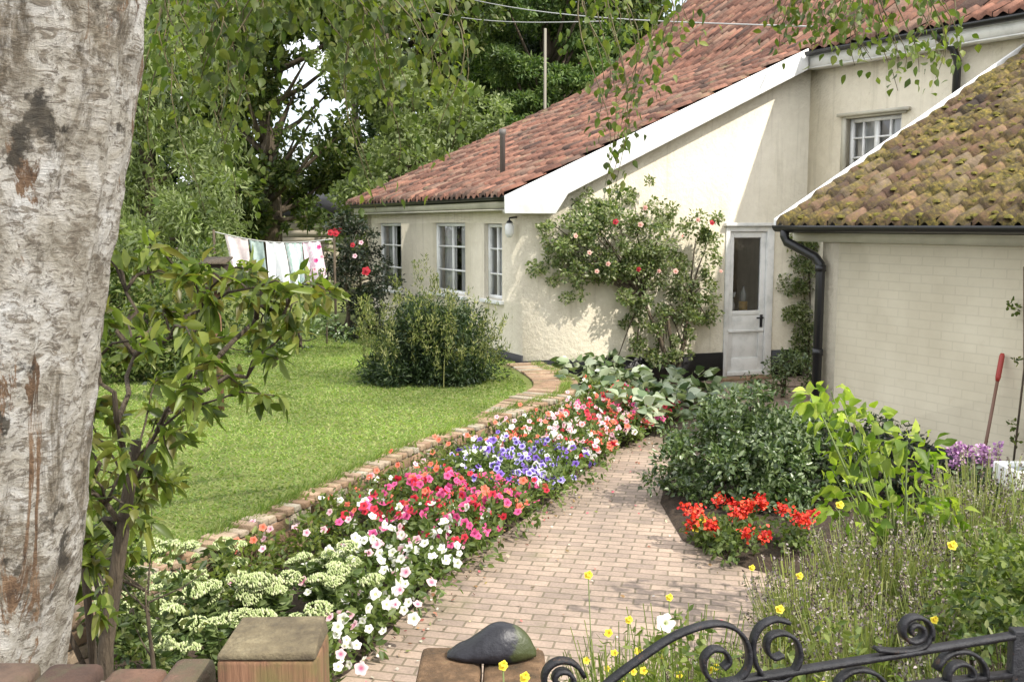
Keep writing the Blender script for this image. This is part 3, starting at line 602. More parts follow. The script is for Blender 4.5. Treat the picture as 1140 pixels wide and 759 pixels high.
# vent pipe on the roof, lantern, satellite arm
u_ = 1.35; best = None
for tt in np.linspace(.2, 5, 60):
    for uu in np.linspace(.1, 3.5, 60):
        P_ = rf(tt, uu); z_ = P_[2]-CAMZ; f_ = P_[1]*math.cos(PITCH)-z_*math.sin(PITCH); sx = 570+F*P_[0]/f_; sy = 379.5-F*(P_[1]*math.sin(PITCH)+z_*math.cos(PITCH))/f_
        e_ = (sx-560)**2+(sy-194)**2
        if best is None or e_ < best[0]: best = (e_, tt, uu, P_)
P_ = best[3]; mb = MB(); mb.lathe((P_[0], P_[1], P_[2]-.1), [(.036, 0), (.036, .62), (.046, .63), (.046, .70), (.03, .70), (.03, .6)], 14); mb.build('vent_pipe', mat('grey_pipe', (.13, .12, .11), .6), co, smooth=False)
lp = (C0.x+ND.x*.12+D.x*.12, C0.y+ND.y*.12+D.y*.12)
ln = thing('wall_lantern', (lp[0], lp[1], 1.95), 'small white lantern hanging under the eaves at the house corner', 'lantern')
mb = MB(); mb.lathe((lp[0], lp[1], 1.90), [(.03, 0), (.055, .05), (.06, .14), (.03, .19)], 10); mb.build('shade', mat('opal', (.7, .7, .68), .3), ln)
mb = MB(); mb.tube([(lp[0], lp[1], 2.08), (lp[0], lp[1], 2.14), (lp[0]-ND.x*.1, lp[1]-ND.y*.1, 2.15)], .012, 8); mb.lathe((lp[0], lp[1], 2.08), [(.045, 0), (.02, .03)], 10); mb.build('bracket', M['iron'], ln)
sa, sz = hit(1062, 78, C1, EM); mb = MB(); bp = lambda s, z, o: (C1.x+EM.x*s+NM.x*o, C1.y+EM.y*s+NM.y*o, z)
mb.tube([bp(sa-.1, zf-.1, .27), bp(sa-.06, zf-.14, .26), bp(sa+.06, zf-.28, .14), bp(sa+.09, zf-.42, .08), bp(sa+.09, zf-1.6, .08)], .045, 10); mb.build('downpipe', M['pipe'], co, smooth=True)
# ------------------------------------------------------------------ lean-to outbuilding
G0 = Vector((2.89, 9.22)); NL = Vector((-ND.x, -ND.y)); LD = 3.95
lt = thing('outbuilding', (G0.x, G0.y, 0), 'cream painted brick outbuilding with mossy pantile roof beside the door', 'outbuilding')
gs = .545
def zl(v): return 2.20+gs*v                      # v from the eave overhang -.22 upwards
LL = 5.2
ow = wall('wall', G0, E, ND, LL, lambda s: 2.06, [], M['whitebrick'], lt, uv=True)
mb = MB(); mb.prism([(G0.x, G0.y, 0), (G0.x+NL.x*LD, G0.y+NL.y*LD, 0), (G0.x+NL.x*LD, G0.y+NL.y*LD, zl(LD)-.12), (G0.x, G0.y, zl(0)-.12)], (E.x*.2, E.y*.2, 0)); mb.build('gable', M['stucco'], lt); mb = MB()
q0 = G0+E*(LL-.01); mb.prism([(q0.x, q0.y, 0), (q0.x+NL.x*LD, q0.y+NL.y*LD, 0), (q0.x+NL.x*LD, q0.y+NL.y*LD, zl(LD)-.12), (q0.x, q0.y, zl(0)-.12)], (-E.x*.2, -E.y*.2, 0)); mb.build('gable', M['stucco'], lt)
mb = MB(); mb.wbox(G0, E, ND, -.02, LL, -.02, .24, .0, .025); mb.build('plinth', M['black'], lt)
lf = lambda t, v: (G0.x+E.x*t+NL.x*v, G0.y+E.y*t+NL.y*v, zl(v))
pantiles('roof', lf, -.36, LL+.2, -.22, LD, M['mosstile'], lt, pt=.165, pu=.22, amp=.034, th=.038, jit=.015)
mb = MB()
for _ in range(620):                                         # moss cushions sitting in the joints
    tt = random.uniform(-.3, 3.4); vv = -.2+.22*random.randint(0, 16)+random.gauss(.0, .03); p_ = lf(tt, vv); rr = random.uniform(.012, .038); K = 7
    mb.add([(p_[0]+rr*random.uniform(.8, 1.4)*math.cos(2*math.pi*j/K)*k_, p_[1]+rr*random.uniform(.8, 1.3)*math.sin(2*math.pi*j/K)*k_, p_[2]+.03+h_) for k_, h_ in ((1, 0), (.75, rr*.6)) for j in range(K)]+[(p_[0], p_[1], p_[2]+.03+rr*.8)], [(j, (j+1) % K, K+(j+1) % K, K+j) for j in range(K)]+[(K+j, K+(j+1) % K, 2*K) for j in range(K)])
mo = mat('moss', rough=1); base(mo, ramp(mo, noise(mo, 30, 6), [(.3, (.05, .05, .012)), (.55, (.15, .13, .02)), (.75, (.30, .26, .05))])); bump(mo, noise(mo, 120, 5), 1, .01)
tag(mb.build('moss', mo, lt, smooth=True), kind='stuff')
mb = MB(); q = lambda t, v, z: (G0.x+E.x*t+NL.x*v, G0.y+E.y*t+NL.y*v, z)
mb.hexa([q(-.3, -.18, zl(-.18)-.12), q(LL+.1, -.18, zl(-.18)-.12), q(LL+.1, LD, zl(LD)-.12), q(-.3, LD, zl(LD)-.12), q(-.3, -.18, zl(-.18)-.05), q(LL+.1, -.18, zl(-.18)-.05), q(LL+.1, LD, zl(LD)-.05), q(-.3, LD, zl(LD)-.05)]); mb.build('roof_deck', M['black'], lt)
mb = MB(); mb.prism([q(-.40, -.25, zl(-.25)+.05), q(-.40, -.25, zl(-.25)-.05), q(-.40, LD+.0, zl(LD)-.07), q(-.40, LD+.0, zl(LD)+.08)], (E.x*.035, E.y*.035, 0)); mb.build('bargeboard', M['white'], lt, bevel=.006)
mb = MB(); mb.wbox(G0, E, ND, -.36, LL, 1.90, 1.985, .005, .04); mb.wbox(G0, E, ND, -.36, LL, 1.99, 2.02, .005, .16); mb.build('fascia', M['offwhite'], lt)
gutter(G0, E, ND, -.38, LL, 2.05, .165, lt, .06)
pw = lambda s, z, o: (G0.x+E.x*s+ND.x*o, G0.y+E.y*s+ND.y*o, z)
mb = MB(); mb.tube([pw(-.27, 2.03, .225), pw(-.27, 1.95, .225), pw(-.25, 1.90, .215), pw(.0, 1.76, .09), pw(.045, 1.70, .07), pw(.05, 1.62, .07), pw(.05, .03, .07)], .043, 12)
for z in (1.63, .85): mb.lathe(pw(.05, z, .07), [(.052, 0), (.052, .06)], 12)
mb.build('downpipe', M['pipe'], lt, smooth=False)
# ------------------------------------------------------------------ tree builder
def tree(name, base_, h, clumps, lm, leaf, n_per, label, cat='tree', group=None, trunk_r=.18, lean=(0, 0), lead=True, weep=0, flat=.75, branches=True, W=.5, outb=.7, topz=.75, barkm='bark', tname='trunk', cname='crown'):
    t = thing(name, base_, label, cat, group); b = Vector(base_); mb = MB()
    top = b+Vector((lean[0], lean[1], h*topz)); P = [b+(top-b)*f+Vector((math.sin(f*5)*trunk_r*.6, math.cos(f*4)*trunk_r*.5, 0)) for f in np.linspace(0, 1, 8)]
    P[0].z -= .1
    mb.tube(P, [trunk_r*(1-.8*f) for f in np.linspace(0, 1, 8)], 9)
    for (c, r) in clumps if branches else []:
        c = Vector(c); f = max(.25, min(.95, (c.z-b.z)/(h*topz)-.18)); s = b+(top-b)*f
        mid = (s+c)/2+Vector((0, 0, -.06*(c-s).length)); mb.tube([s, mid, c], [trunk_r*.32, trunk_r*.2, trunk_r*.06], 6)
    mb.build(tname, M[barkm], t, smooth=True)
    lf_ = Leafer()
    for (c, r) in clumps:
        k = max(6, int(n_per*(r**2)))
        for _ in range(max(3, int(5*r)+2)):                  # each clump is itself made of tufts with gaps between
            off = np.array([random.gauss(0, .45), random.gauss(0, .45), random.gauss(0, .45*flat)])*r
            lf_.clump(np.array(c)+off, r*random.uniform(.3, .55), k//5, leaf, leaf*W, flat=flat, outb=outb)
        if weep:
            for _ in range(int(weep*r)):
                a = random.uniform(0, 6.28); rr = r*random.uniform(.3, 1.1); Ls = random.uniform(.5, 1.6)*r; nn_ = int(Ls*22)
                zz = np.linspace(0, -Ls, nn_); Pq = np.stack([c[0]+rr*math.cos(a)+R.normal(0, .03, nn_), c[1]+rr*math.sin(a)+R.normal(0, .03, nn_), c[2]+zz], 1)
                Dq = R.normal(size=(nn_, 3))*.5; Dq[:, 2] -= .8; lf_.add(Pq, Dq, leaf*R.uniform(.8, 1.3, nn_), leaf*W*.7)
    lf_.build(cname, lm, t); return t
def ell(c, rx, ry, rz, n, r, shell=.45):
    o = []
    for i in range(n):
        g = Vector((random.gauss(0, 1), random.gauss(0, 1), random.gauss(0, 1))).normalized()*(random.random()**shell)
        o.append(((c[0]+g.x*rx, c[1]+g.y*ry, c[2]+g.z*rz), r*random.uniform(.7, 1.25)))
    return o
def pxc(lst, Y, spread=0): return [(tuple(at(x, y, Y+random.uniform(-spread, spread))), r) for x, y, r in lst]
exec_trees = True
# ---- trees beyond the lawn
tg = 'trees beyond the garden'
def gb(px, Y, z=.33): p = at(px, 300, Y); return (p.x, p.y, z)
# pale weeping tree far left
tree('weeping_tree', gb(165, 17), 7.5, pxc([(150, 20, 1.1), (200, 60, 1.0), (180, 130, 1.0), (150, 200, 1.0), (215, 215, .9), (230, 150, .7), (120, 90, 1.1), (180, 250, .9), (235, 245, .7), (200, -40, 1.2), (140, -60, 1.2), (130, 280, 1.0), (240, 280, .5)], 17, 1.2), LM['willow'], .13, 1300, 'pale grey-green weeping tree at the left behind the birch trunk', group=tg, weep=26, W=.3, trunk_r=.16)
tree('garden_tree', gb(298, 24), 10, pxc([(290, 20, 1.4), (340, -20, 1.5), (250, 30, 1.5), (280, 215, 1.2), (330, 215, 1.1), (365, 200, 1.0), (260, 180, 1.2), (240, 110, 1.4), (300, 250, .5), (345, 240, .5), (385, 60, .6), (378, 150, .6), (250, 240, 1.0), (400, 20, 1.2), (270, 90, .9), (300, 60, .6), (322, 120, .3), (308, 95, .3), (318, 70, .28), (350, 130, .3), (330, 150, .25), (345, 60, .3), (300, 125, .3), (315, 140, .3), (330, 100, .3), (302, 160, .3), (312, 50, .3), (355, 160, .35), (370, 100, .4), (310, 165, .3)], 24, 1.5), LM['mid'], .17, 1100, 'dark-stemmed tree with sky showing through its crown, above the washing line', group=tg, trunk_r=.27)
tree('garden_tree', gb(440, 23), 8, pxc([(440, 90, 1.2), (480, 130, 1.1), (420, 160, 1.2), (455, 190, 1.1), (405, 215, 1.0), (500, 165, 1.0), (395, 260, 1.0), (430, 240, .9), (520, 140, .9)], 23, 1.2), LM['willow'], .13, 1300, 'light green bushy tree above the left end of the red roof', group=tg, trunk_r=.18)
tree('garden_tree', gb(455, 30), 13, pxc([(440, -10, 1.8), (400, 30, 1.5), (470, 40, 1.6), (420, 90, 1.4), (500, -30, 1.8), (380, -50, 2.0), (460, 95, 1.2)], 30, 2), LM['mid'], .2, 700, 'tall mid-green tree standing behind the light bushy one', group=tg, trunk_r=.3)
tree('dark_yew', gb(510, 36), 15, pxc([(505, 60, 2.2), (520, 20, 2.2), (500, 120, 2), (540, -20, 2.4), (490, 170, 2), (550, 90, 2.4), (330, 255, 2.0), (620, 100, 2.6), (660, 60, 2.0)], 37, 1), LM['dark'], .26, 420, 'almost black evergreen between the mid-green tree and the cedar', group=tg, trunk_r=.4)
ced = []
for i in range(11):
    yy = -90+i*26; hw = 35+i*9
    for k_ in range(5): ced.append((600+random.uniform(-hw, hw), yy+random.uniform(-8, 8), random.uniform(.85, 1.35)))
tree('cedar', gb(608, 32), 15, pxc(ced, 32, 2.2), LM['conifer'], .16, 850, 'broad layered green cedar behind the middle of the roof', group=tg, trunk_r=.3, flat=.35, W=.4)
tree('garden_tree', gb(690, 34), 12, pxc([(680, 20, 1.7), (705, -20, 1.8), (660, 60, 1.6), (690, 60, 1.2), (715, 10, 1.3), (650, -40, 2.0), (725, -50, 1.6)], 34, 1.5), LM['mid'], .2, 650, 'rounded tree at the top edge right of the cedar', group=tg, trunk_r=.25)
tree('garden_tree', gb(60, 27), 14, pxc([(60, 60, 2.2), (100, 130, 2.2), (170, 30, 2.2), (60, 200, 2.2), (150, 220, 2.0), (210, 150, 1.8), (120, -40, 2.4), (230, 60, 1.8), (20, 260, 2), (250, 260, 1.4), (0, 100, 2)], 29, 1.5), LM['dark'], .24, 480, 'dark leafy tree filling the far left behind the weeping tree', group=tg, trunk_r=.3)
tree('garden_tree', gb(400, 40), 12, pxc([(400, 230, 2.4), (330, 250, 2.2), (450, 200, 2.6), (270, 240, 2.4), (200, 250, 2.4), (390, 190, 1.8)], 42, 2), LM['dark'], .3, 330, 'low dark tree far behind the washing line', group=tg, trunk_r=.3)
# shrubs at the far side of the lawn
def shrub(name, px, Y, clumps, lm, leaf, n, label, group=None, **k):
    return tree(name, gb(px, Y), max(.6, max(c[0][2] for c in clumps)-.35), clumps, lm, leaf, n, label, 'shrub', group, trunk_r=k.pop('tr', .04), tname='stems', cname='foliage', **k)
sg = 'shrubs along the far side of the lawn'
shrub('shrub', 120, 11, pxc([(110, 300, .55), (150, 330, .55), (190, 310, .5), (130, 370, .55), (180, 380, .5), (90, 400, .6), (215, 350, .45), (120, 430, .5), (160, 420, .4), (200, 400, .35)], 11, .4), LM['mid'], .075, 3800, 'mid-green shrub behind the near leafy shrub, left side of the lawn', sg)
shrub('shrub', 240, 12.9, pxc([(225, 352, .42), (262, 368, .38), (245, 385, .38), (200, 370, .42), (285, 390, .3), (205, 320, .3)], 12.9, .3), LM['mid'], .08, 3300, 'leafy green shrub in front of the left end of the washing line', sg)
shrub('shrub', 330, 13.8, pxc([(310, 358, .36), (340, 352, .36), (355, 375, .34), (325, 385, .35), (300, 378, .32), (345, 395, .25)], 13.4, .2), LM['bush'], .07, 3300, 'dark green shrub at the lawn edge below the washing', sg)
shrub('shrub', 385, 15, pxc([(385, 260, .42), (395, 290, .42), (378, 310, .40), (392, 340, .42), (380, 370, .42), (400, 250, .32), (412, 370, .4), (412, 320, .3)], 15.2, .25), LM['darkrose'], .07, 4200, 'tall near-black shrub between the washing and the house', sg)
# ------------------------------------------------------------------ flowers (shared meshes)
def flower_mesh(name, cols, r=.035, lobes=5, depth=.45, dark=None):
    m = mat(name, rough=.6); a = attr(m, 'rad')
    c = ramp(m, a, cols); base(m, c); b = m.node_tree.nodes['Principled BSDF']
    tr = N(m, 'ShaderNodeBsdfTranslucent'); L(m, c, tr.inputs['Color']); ms = N(m, 'ShaderNodeMixShader'); ms.inputs[0].default_value = .3
    L(m, b.outputs[0], ms.inputs[1]); L(m, tr.outputs[0], ms.inputs[2]); L(m, ms.outputs[0], m.node_tree.nodes['Material Output'].inputs['Surface'])
    K = lobes*4; V = [(0, 0, -r*depth)]; A = [0]; Fq = []
    for ri, (rr, zz) in enumerate(((.25, -.2*depth), (.7, .02), (1.0, 0.0))):
        for j in range(K):
            an = 2*math.pi*j/K; l = 1+(.13*math.cos(an*lobes) if ri == 2 else 0); wz = .10*r*math.sin(an*lobes*1.0+ri) if ri == 2 else 0
            V.append((r*rr*l*math.cos(an), r*rr*l*math.sin(an), r*zz+wz)); A.append(rr)
    for j in range(K): Fq.append((0, 1+j, 1+(j+1) % K))
    for q_ in range(2):
        for j in range(K): Fq.append((1+q_*K+j, 1+q_*K+K+j, 1+q_*K+K+(j+1) % K, 1+q_*K+(j+1) % K))
    me = bpy.data.meshes.new(name); me.from_pydata(V, [], Fq); me.materials.append(m)
    at_ = me.attributes.new('rad', 'FLOAT', 'POINT'); at_.data.foreach_set('value', np.array(A, dtype=np.float32)); me.polygons.foreach_set('use_smooth', [True]*len(Fq)); me.update(); return me
FM = {
 'purple': flower_mesh('purple_petunia', [(.1, (.03, .01, .06)), (.35, (.12, .06, .42)), (.7, (.30, .22, .70)), (.97, (.72, .70, .88))]),
 'violet': flower_mesh('violet_petunia', [(.1, (.02, .01, .05)), (.4, (.14, .05, .40)), (1, (.28, .18, .60))]),
 'red': flower_mesh('red_petunia', [(.1, (.18, .0, .02)), (.5, (.62, .015, .035)), (1, (.72, .04, .07))]),
 'pink': flower_mesh('pink_petunia', [(.1, (.35, .02, .12)), (.5, (.75, .07, .25)), (1, (.80, .14, .34))]),
 'pale': flower_mesh('pale_pink_petunia', [(.1, (.5, .12, .25)), (.5, (.75, .40, .45)), (1, (.82, .60, .62))]),
 'white': flower_mesh('white_petunia', [(.1, (.5, .55, .2)), (.4, (.8, .8, .7)), (1, (.84, .83, .78))]),
 'coral': flower_mesh('coral_petunia', [(.1, (.5, .1, .03)), (.5, (.80, .14, .08)), (1, (.82, .24, .15))]),
 'yellow': flower_mesh('yellow_flower', [(.1, (.6, .3, .01)), (.5, (.80, .60, .02)), (1, (.85, .72, .06))], r=.03),
 'rosered': flower_mesh('red_rose', [(.1, (.25, .0, .01)), (1, (.5, .015, .03))], r=.045, depth=-.5),
 'rosepink': flower_mesh('pink_rose', [(.1, (.6, .2, .15)), (1, (.75, .50, .42))], r=.045, depth=-.5),
}
def put_flower(key, loc, root, scale=1.0, nrm=None, name='flower'):
    o = bpy.data.objects.new(name, FM[key]); COL.objects.link(o); o.parent = root
    o.location = Vector(loc)-root.location
    if nrm is None: nrm = Vector((random.gauss(-.05, .35), -.75+random.gauss(0, .3), .75))
    o.rotation_euler = Vector(nrm).to_track_quat('Z', 'Y').to_euler(); o.scale = (scale,)*3; return o
# petunia border
def petunia(p, cols, label, group, h=.24, r=.20, nf=8, sc=1.0, zb=.05):
    t = thing('petunia_plant', (p[0], p[1], zb), label, 'flower', group); lf_ = Leafer()
    for _ in range(6): lf_.clump((p[0]+random.gauss(0, r*.45), p[1]+random.gauss(0, r*.45), zb+h*random.uniform(.3, .75)), r*.62, 42, .055, .026, flat=.8)
    lf_.build('foliage', LM['petunia'], t)
    for _ in range(nf):
        a = random.uniform(0, 6.28); rr = r*math.sqrt(random.random())*1.1; x_ = p[0]+rr*math.cos(a); y_ = p[1]+rr*math.sin(a)
        put_flower(random.choice(cols), (x_, y_, zb+h*(1.02-.45*(rr/r)**2)+random.uniform(-.01, .035)), t, random.choice((.45, .7, .85, 1.0, 1.1, 1.15))*sc*random.uniform(.9, 1.1), None if random.random() < .7 else Vector((random.gauss(0, .8), random.gauss(-.3, .8), random.random()*.6)))
    return t
bands = [(.13, .33, ['white', 'white', 'pale', 'white'], 'white petunia nearest the gate post at the border edge', 'white petunias'),
         (.33, .40, ['pink', 'red', 'pink', 'white'], 'pink and crimson petunia between the white and the purple petunias', 'pink petunias'),
         (.40, .49, ['pink', 'red', 'pink', 'coral'], 'pink and crimson petunia between the white and the purple petunias', 'pink petunias'),
         (.49, .62, ['purple', 'violet', 'purple', 'violet', 'white'], 'purple petunia with pale rims in the middle of the border', 'purple petunias'),
         (.62, .78, ['coral', 'pale', 'red', 'white', 'pale', 'coral'], 'mixed coral and pale pink petunia past the purple ones', 'coral petunias'),
         (.78, .94, ['red', 'pink', 'red', 'coral', 'pale'], 'red and rose petunia at the far end of the border', 'far red petunias')]
def bedpt(s, t):
    i = s*(len(BA)-1); j = min(int(i), len(BA)-2); f = i-j; a = BA[j].lerp(BA[j+1], f); b = BB[j].lerp(BB[j+1], f); return a.lerp(b, t)
for (a, b, cols, lab, grp) in bands:
    nb = max(2, round((b-a)*9.3/.30))
    for i in range(nb):
        for tt in ((.93, .68, .42) if a > .5 else (.93, .66, .38)):
            s_ = a+(b-a)*(i+.5)/nb+random.uniform(-.008, .008)
            if a < .3 and tt < (.6 if s_ > .22 else .8): continue
            p = bedpt(s_, tt+random.uniform(-.05, .05)); petunia(p, cols, lab, grp, nf=random.randint(20, 29), sc=.7, r=.21, zb=.03+.09*(1-tt), h=.22+.12*(1-tt))
# filler foliage plants along the retaining wall
for i, s_ in enumerate(np.linspace(.25, .96, 26)):
    p = bedpt(s_, .05 if i % 2 else .2); t = thing('foliage_plant', (p[0], p[1], .12), 'low green foliage plant against the brick edging of the lawn', 'plant', 'foliage plants along the brick edging'); lf_ = Leafer()
    for _ in range(5): lf_.clump((p[0]+random.gauss(0, .1), p[1]+random.gauss(0, .12), .2+random.uniform(0, .10)), .11, 45, .05, .022)
    lf_.build('foliage', LM['weed'], t)
    for _ in range(4): put_flower(random.choice(['pale', 'white', 'coral']), (p[0]+random.gauss(0, .13), p[1]+random.gauss(0, .12), .32+random.uniform(-.03, .08)), t, .6)
# sedum
m = mat('sedum_head', rough=.8); base(m, ramp(m, attr(m, 'rnd'), [(.1, (.24, .30, .11)), (.5, (.38, .44, .20)), (.9, (.54, .55, .33))]))
mb = MB()
for i in range(110):
    rr = .068*math.sqrt(random.random()); a = random.uniform(0, 6.28); x_, y_ = rr*math.cos(a), rr*math.sin(a); z_ = .022*(1-(rr/.068)**2)+random.uniform(-.003, .004); q_ = .0075
    mb.add([(x_-q_, y_, z_), (x_, y_-q_, z_), (x_+q_, y_, z_), (x_, y_+q_, z_), (x_, y_, z_+q_*1.2), (x_, y_, z_-q_*1.1)], [(0, 1, 4), (1, 2, 4), (2, 3, 4), (3, 0, 4), (1, 0, 5), (2, 1, 5), (3, 2, 5), (0, 3, 5)])
hd = mb.build('sedum_head_proto', m, origin=(0, 0, 0)); HEAD = hd.data; bpy.data.objects.remove(hd)
sed = [(175, 690, 3.9), (215, 640, 4.5), (190, 620, 5.0), (255, 690, 4.0), (265, 645, 4.6), (235, 615, 5.1), (305, 650, 4.6), (325, 690, 4.1), (360, 640, 4.9), (150, 665, 4.3), (300, 715, 3.7), (380, 670, 4.7)]
for i, (x_, y_, Y) in enumerate(sed):
    p = at(x_, y_, Y); zb = .1; hh = max(.3, p.z-zb)
    t = thing('sedum_plant', (p.x, p.y, zb), 'pale sedum with flat cream-green flower heads behind the wooden gate post', 'sedum', 'pale sedums'); lf_ = Leafer(); st_ = MB()
    for k_ in range(8):
        a = random.uniform(0, 6.28); rr = .18*math.sqrt(random.random()); tp = Vector((p.x+rr*math.cos(a), p.y+rr*math.sin(a), zb+hh+random.uniform(-.08, .03)-rr*.25)); bs = Vector((p.x+rr*.3*math.cos(a), p.y+rr*.3*math.sin(a), zb))
        st_.tube([bs, (bs+tp)/2, tp], .004, 5); nn_ = 34; fr = R.uniform(.1, .97, nn_)[:, None]; Pq = np.array(bs)*(1-fr)+np.array(tp)*fr; Dq = R.normal(size=(nn_, 3)); Dq[:, 2] = .35
        lf_.add(Pq, Dq, .065, .032)
        o = bpy.data.objects.new('flower_head', HEAD); COL.objects.link(o); o.parent = t; o.location = tp-t.location; s_ = random.uniform(.55, 1.0); o.scale = (s_, s_, s_*random.uniform(.9, 1.6)); o.rotation_euler = (random.gauss(.15, .15), random.gauss(0, .2), a)
    lf_.build('foliage', LM['sedum'], t); st_.build('stems', M['gstem'], t)
# ------------------------------------------------------------------ plants by the house
bg_ = 'broad leaved clumps below the gable wall'
for i, (x_, y_, Y) in enumerate([(650, 440, 10.9), (690, 432, 11.1), (665, 458, 10.4), (710, 455, 10.4), (735, 440, 10.9), (770, 435, 11.2), (745, 462, 10.2), (785, 455, 10.6), (700, 472, 10.0), (640, 420, 11.6), (675, 415, 11.7)]):
    p = gnd(x_, y_+18); t = thing('bergenia_plant', (p.x, p.y, .05), 'glossy broad-leaved plant at the foot of the gable wall', 'plant', bg_); lf_ = Leafer(True); nn_ = 60
    a = R.uniform(0, 6.28, nn_); rr = .26*np.sqrt(R.random(nn_)); Pq = np.stack([p.x+rr*np.cos(a), p.y+rr*np.sin(a), .08+R.uniform(.05, .34, nn_)], 1); Dq = np.stack([np.cos(a), np.sin(a), R.uniform(-.1, .8, nn_)], 1)
    lf_.add(Pq, Dq, R.uniform(.11, .18, nn_), R.uniform(.08, .12, nn_), fold=.12, droop=.15); lf_.build('foliage', LM['bergenia'], t)
tree('round_bush', (1.85, 7.5, 0), .9, ell((1.62, 7.2, .36), .50, .42, .30, 30, .27)+ell((2.15, 7.4, .38), .5, .42, .28, 22, .27)+ell((1.75, 6.95, .16), .6, .25, .10, 16, .17), LM['bush'], .05, 6000, 'rounded dark glossy bush in the middle beside the paved path', 'bush', trunk_r=.03, tname='stems', cname='foliage')
tree('low_bush', (2.55, 7.2, 0), .8, ell((2.65, 7.2, .28), .5, .5, .25, 18, .24), LM['darkrose'], .05, 4500, 'dark low bush between the rounded bush and the outbuilding', 'bush', trunk_r=.03, tname='stems', cname='foliage')
# climbing rose on the gable wall
def wallp(px, py, P, e, n, off): s, z = hit(px, py, P, e); return (P[0]+e[0]*s+n[0]*off, P[1]+e[1]*s+n[1]*off, z)
ro = thing('climbing_rose', (*wallp(742, 410, C0, G, NG, .25)[:2], 0), 'big climbing rose with pale pink blooms trained on the gable wall', 'climbing rose')
rc = [(640, 245, .3), (620, 270, .24), (625, 295, .2), (655, 275, .3), (650, 302, .22), (680, 250, .3), (690, 285, .32), (715, 255, .3), (735, 235, .18), (725, 285, .3), (690, 312, .22), (765, 265, .26), (780, 270, .18), (750, 285, .22), (705, 335, .2), (715, 360, .18), (700, 345, .14), (762, 335, .2), (780, 320, .16), (780, 352, .13), (755, 365, .16), (735, 375, .16), (700, 392, .22), (730, 395, .2), (680, 400, .16), (770, 350, .16), (640, 230, .15), (700, 225, .15), (612, 252, .16), (635, 262, .2), (665, 262, .25), (605, 285, .12), (640, 308, .2), (655, 280, .25), (680, 300, .22), (625, 280, .2), (745, 345, .18), (670, 308, .18), (700, 268, .25), (660, 235, .18), (725, 262, .22), (745, 310, .18), (770, 305, .16), (715, 310, .2), (755, 385, .12)]
lf_ = Leafer(); st_ = MB(); root_ = Vector(wallp(742, 412, C0, G, NG, .22)); root_.z = .02; tops = [Vector(wallp(a, b, C0, G, NG, .14)) for a, b in ((735, 340), (762, 330), (710, 330))]
for tp in tops: st_.tube([root_, root_.lerp(tp, .5)+Vector((.03, 0, 0)), tp], [.035, .028, .02], 7)
for (x_, y_, r_) in rc:
    c_ = Vector(wallp(x_, y_, C0, G, NG, .10+r_*.5)); tp = min(tops, key=lambda q: (q-c_).length); st_.tube([tp, (tp+c_)/2+Vector((0, 0, .05)), c_], [.016, .01, .005], 5)
    for _ in range(5):
        o_ = Vector((random.gauss(0, .5)*r_, random.gauss(0, .25)*r_, random.gauss(0, .5)*r_)); lf_.clump(c_+o_*1.45, r_*random.uniform(.25, .55), int(560*r_**1.3), .05, .03)
lf_.build('foliage', LM['rose'], ro); st_.build('stems', M['bark'], ro)
for (x_, y_, k_) in [(668, 247, 'rosered'), (695, 250, 'rosepink'), (648, 300, 'rosepink'), (693, 298, 'rosered'), (715, 300, 'rosepink'), (733, 300, 'rosepink'), (772, 248, 'rosered'), (640, 280, 'rosepink'), (700, 232, 'rosepink'), (757, 245, 'rosepink'), (782, 300, 'rosepink'), (625, 262, 'rosepink'), (660, 292, 'rosepink'), (740, 262, 'rosepink')]:
    put_flower(k_, wallp(x_, y_, C0, G, NG, .48), ro, random.uniform(.5, .8), Vector((random.gauss(-.1, .4), -1, .3)), 'rose_bloom')
# climber right of the door
cl = thing('wall_climber', (*wallp(893, 420, C0, G, NG, .2)[:2], 0), 'leafy climber on the wall between the door and the downpipe', 'climber'); lf_ = Leafer(); st_ = MB()
b_ = Vector(wallp(893, 420, C0, G, NG, .12)); b_.z = .02; t_ = Vector(wallp(895, 275, C0, G, NG, .08)); st_.tube([b_, b_.lerp(t_, .5)+Vector((.05, 0, 0)), t_], [.02, .015, .008], 6)
for (x_, y_, r_) in [(890, 275, .16), (905, 290, .18), (885, 300, .15), (900, 320, .2), (885, 340, .17), (908, 350, .2), (892, 370, .18), (905, 385, .2), (885, 400, .14), (900, 262, .12), (875, 320, .06)]:
    c_ = Vector(wallp(x_, y_, C0, G, NG, .13))
    for _ in range(4): lf_.clump(c_+Vector((random.gauss(0, .9)*r_, 0, random.gauss(0, .7)*r_)), r_*.7, int(1300*r_**1.2), .045, .025)
lf_.build('foliage', LM['rose'], cl); st_.build('stems', M['bark'], cl)
tree('low_bush', (3.25, 11.7, 0), .7, ell((3.25, 11.6, .35), .35, .35, .28, 9, .22), LM['bush'], .05, 3500, 'small dark bush to the right of the white door step', 'bush', trunk_r=.03, tname='stems', cname='foliage')
# rose bush with red flowers in front of the windows
rb_ = tree('rose_bush', (*wallp(455, 350, C0, D, ND, .8)[:2], LZ), 2.0, [(wallp(x_, y_, C0, D, ND, .7), r_) for x_, y_, r_ in [(440, 300, .35), (460, 285, .3), (470, 310, .35), (445, 325, .35), (485, 322, .22), (430, 275, .22), (455, 265, .2), (475, 335, .3), (425, 310, .3), (500, 335, .2), (428, 285, .28), (448, 300, .35), (440, 262, .15), (478, 295, .25), (462, 262, .2), (490, 310, .2), (436, 340, .35)]], LM['darkrose'], .06, 2800, 'dark-leaved rose bush with red flowers in front of the left windows', 'rose bush', trunk_r=.03, tname='stems', cname='foliage')
for x_, y_, s_ in [(445, 258, 1.5), (487, 300, 1.4), (452, 256, 1.2), (430, 290, .8), (470, 272, .8)]: put_flower('rosered', wallp(x_, y_, C0, D, ND, 1.1), rb_, s_, Vector((-.2, -1, .3)), 'rose_bloom')
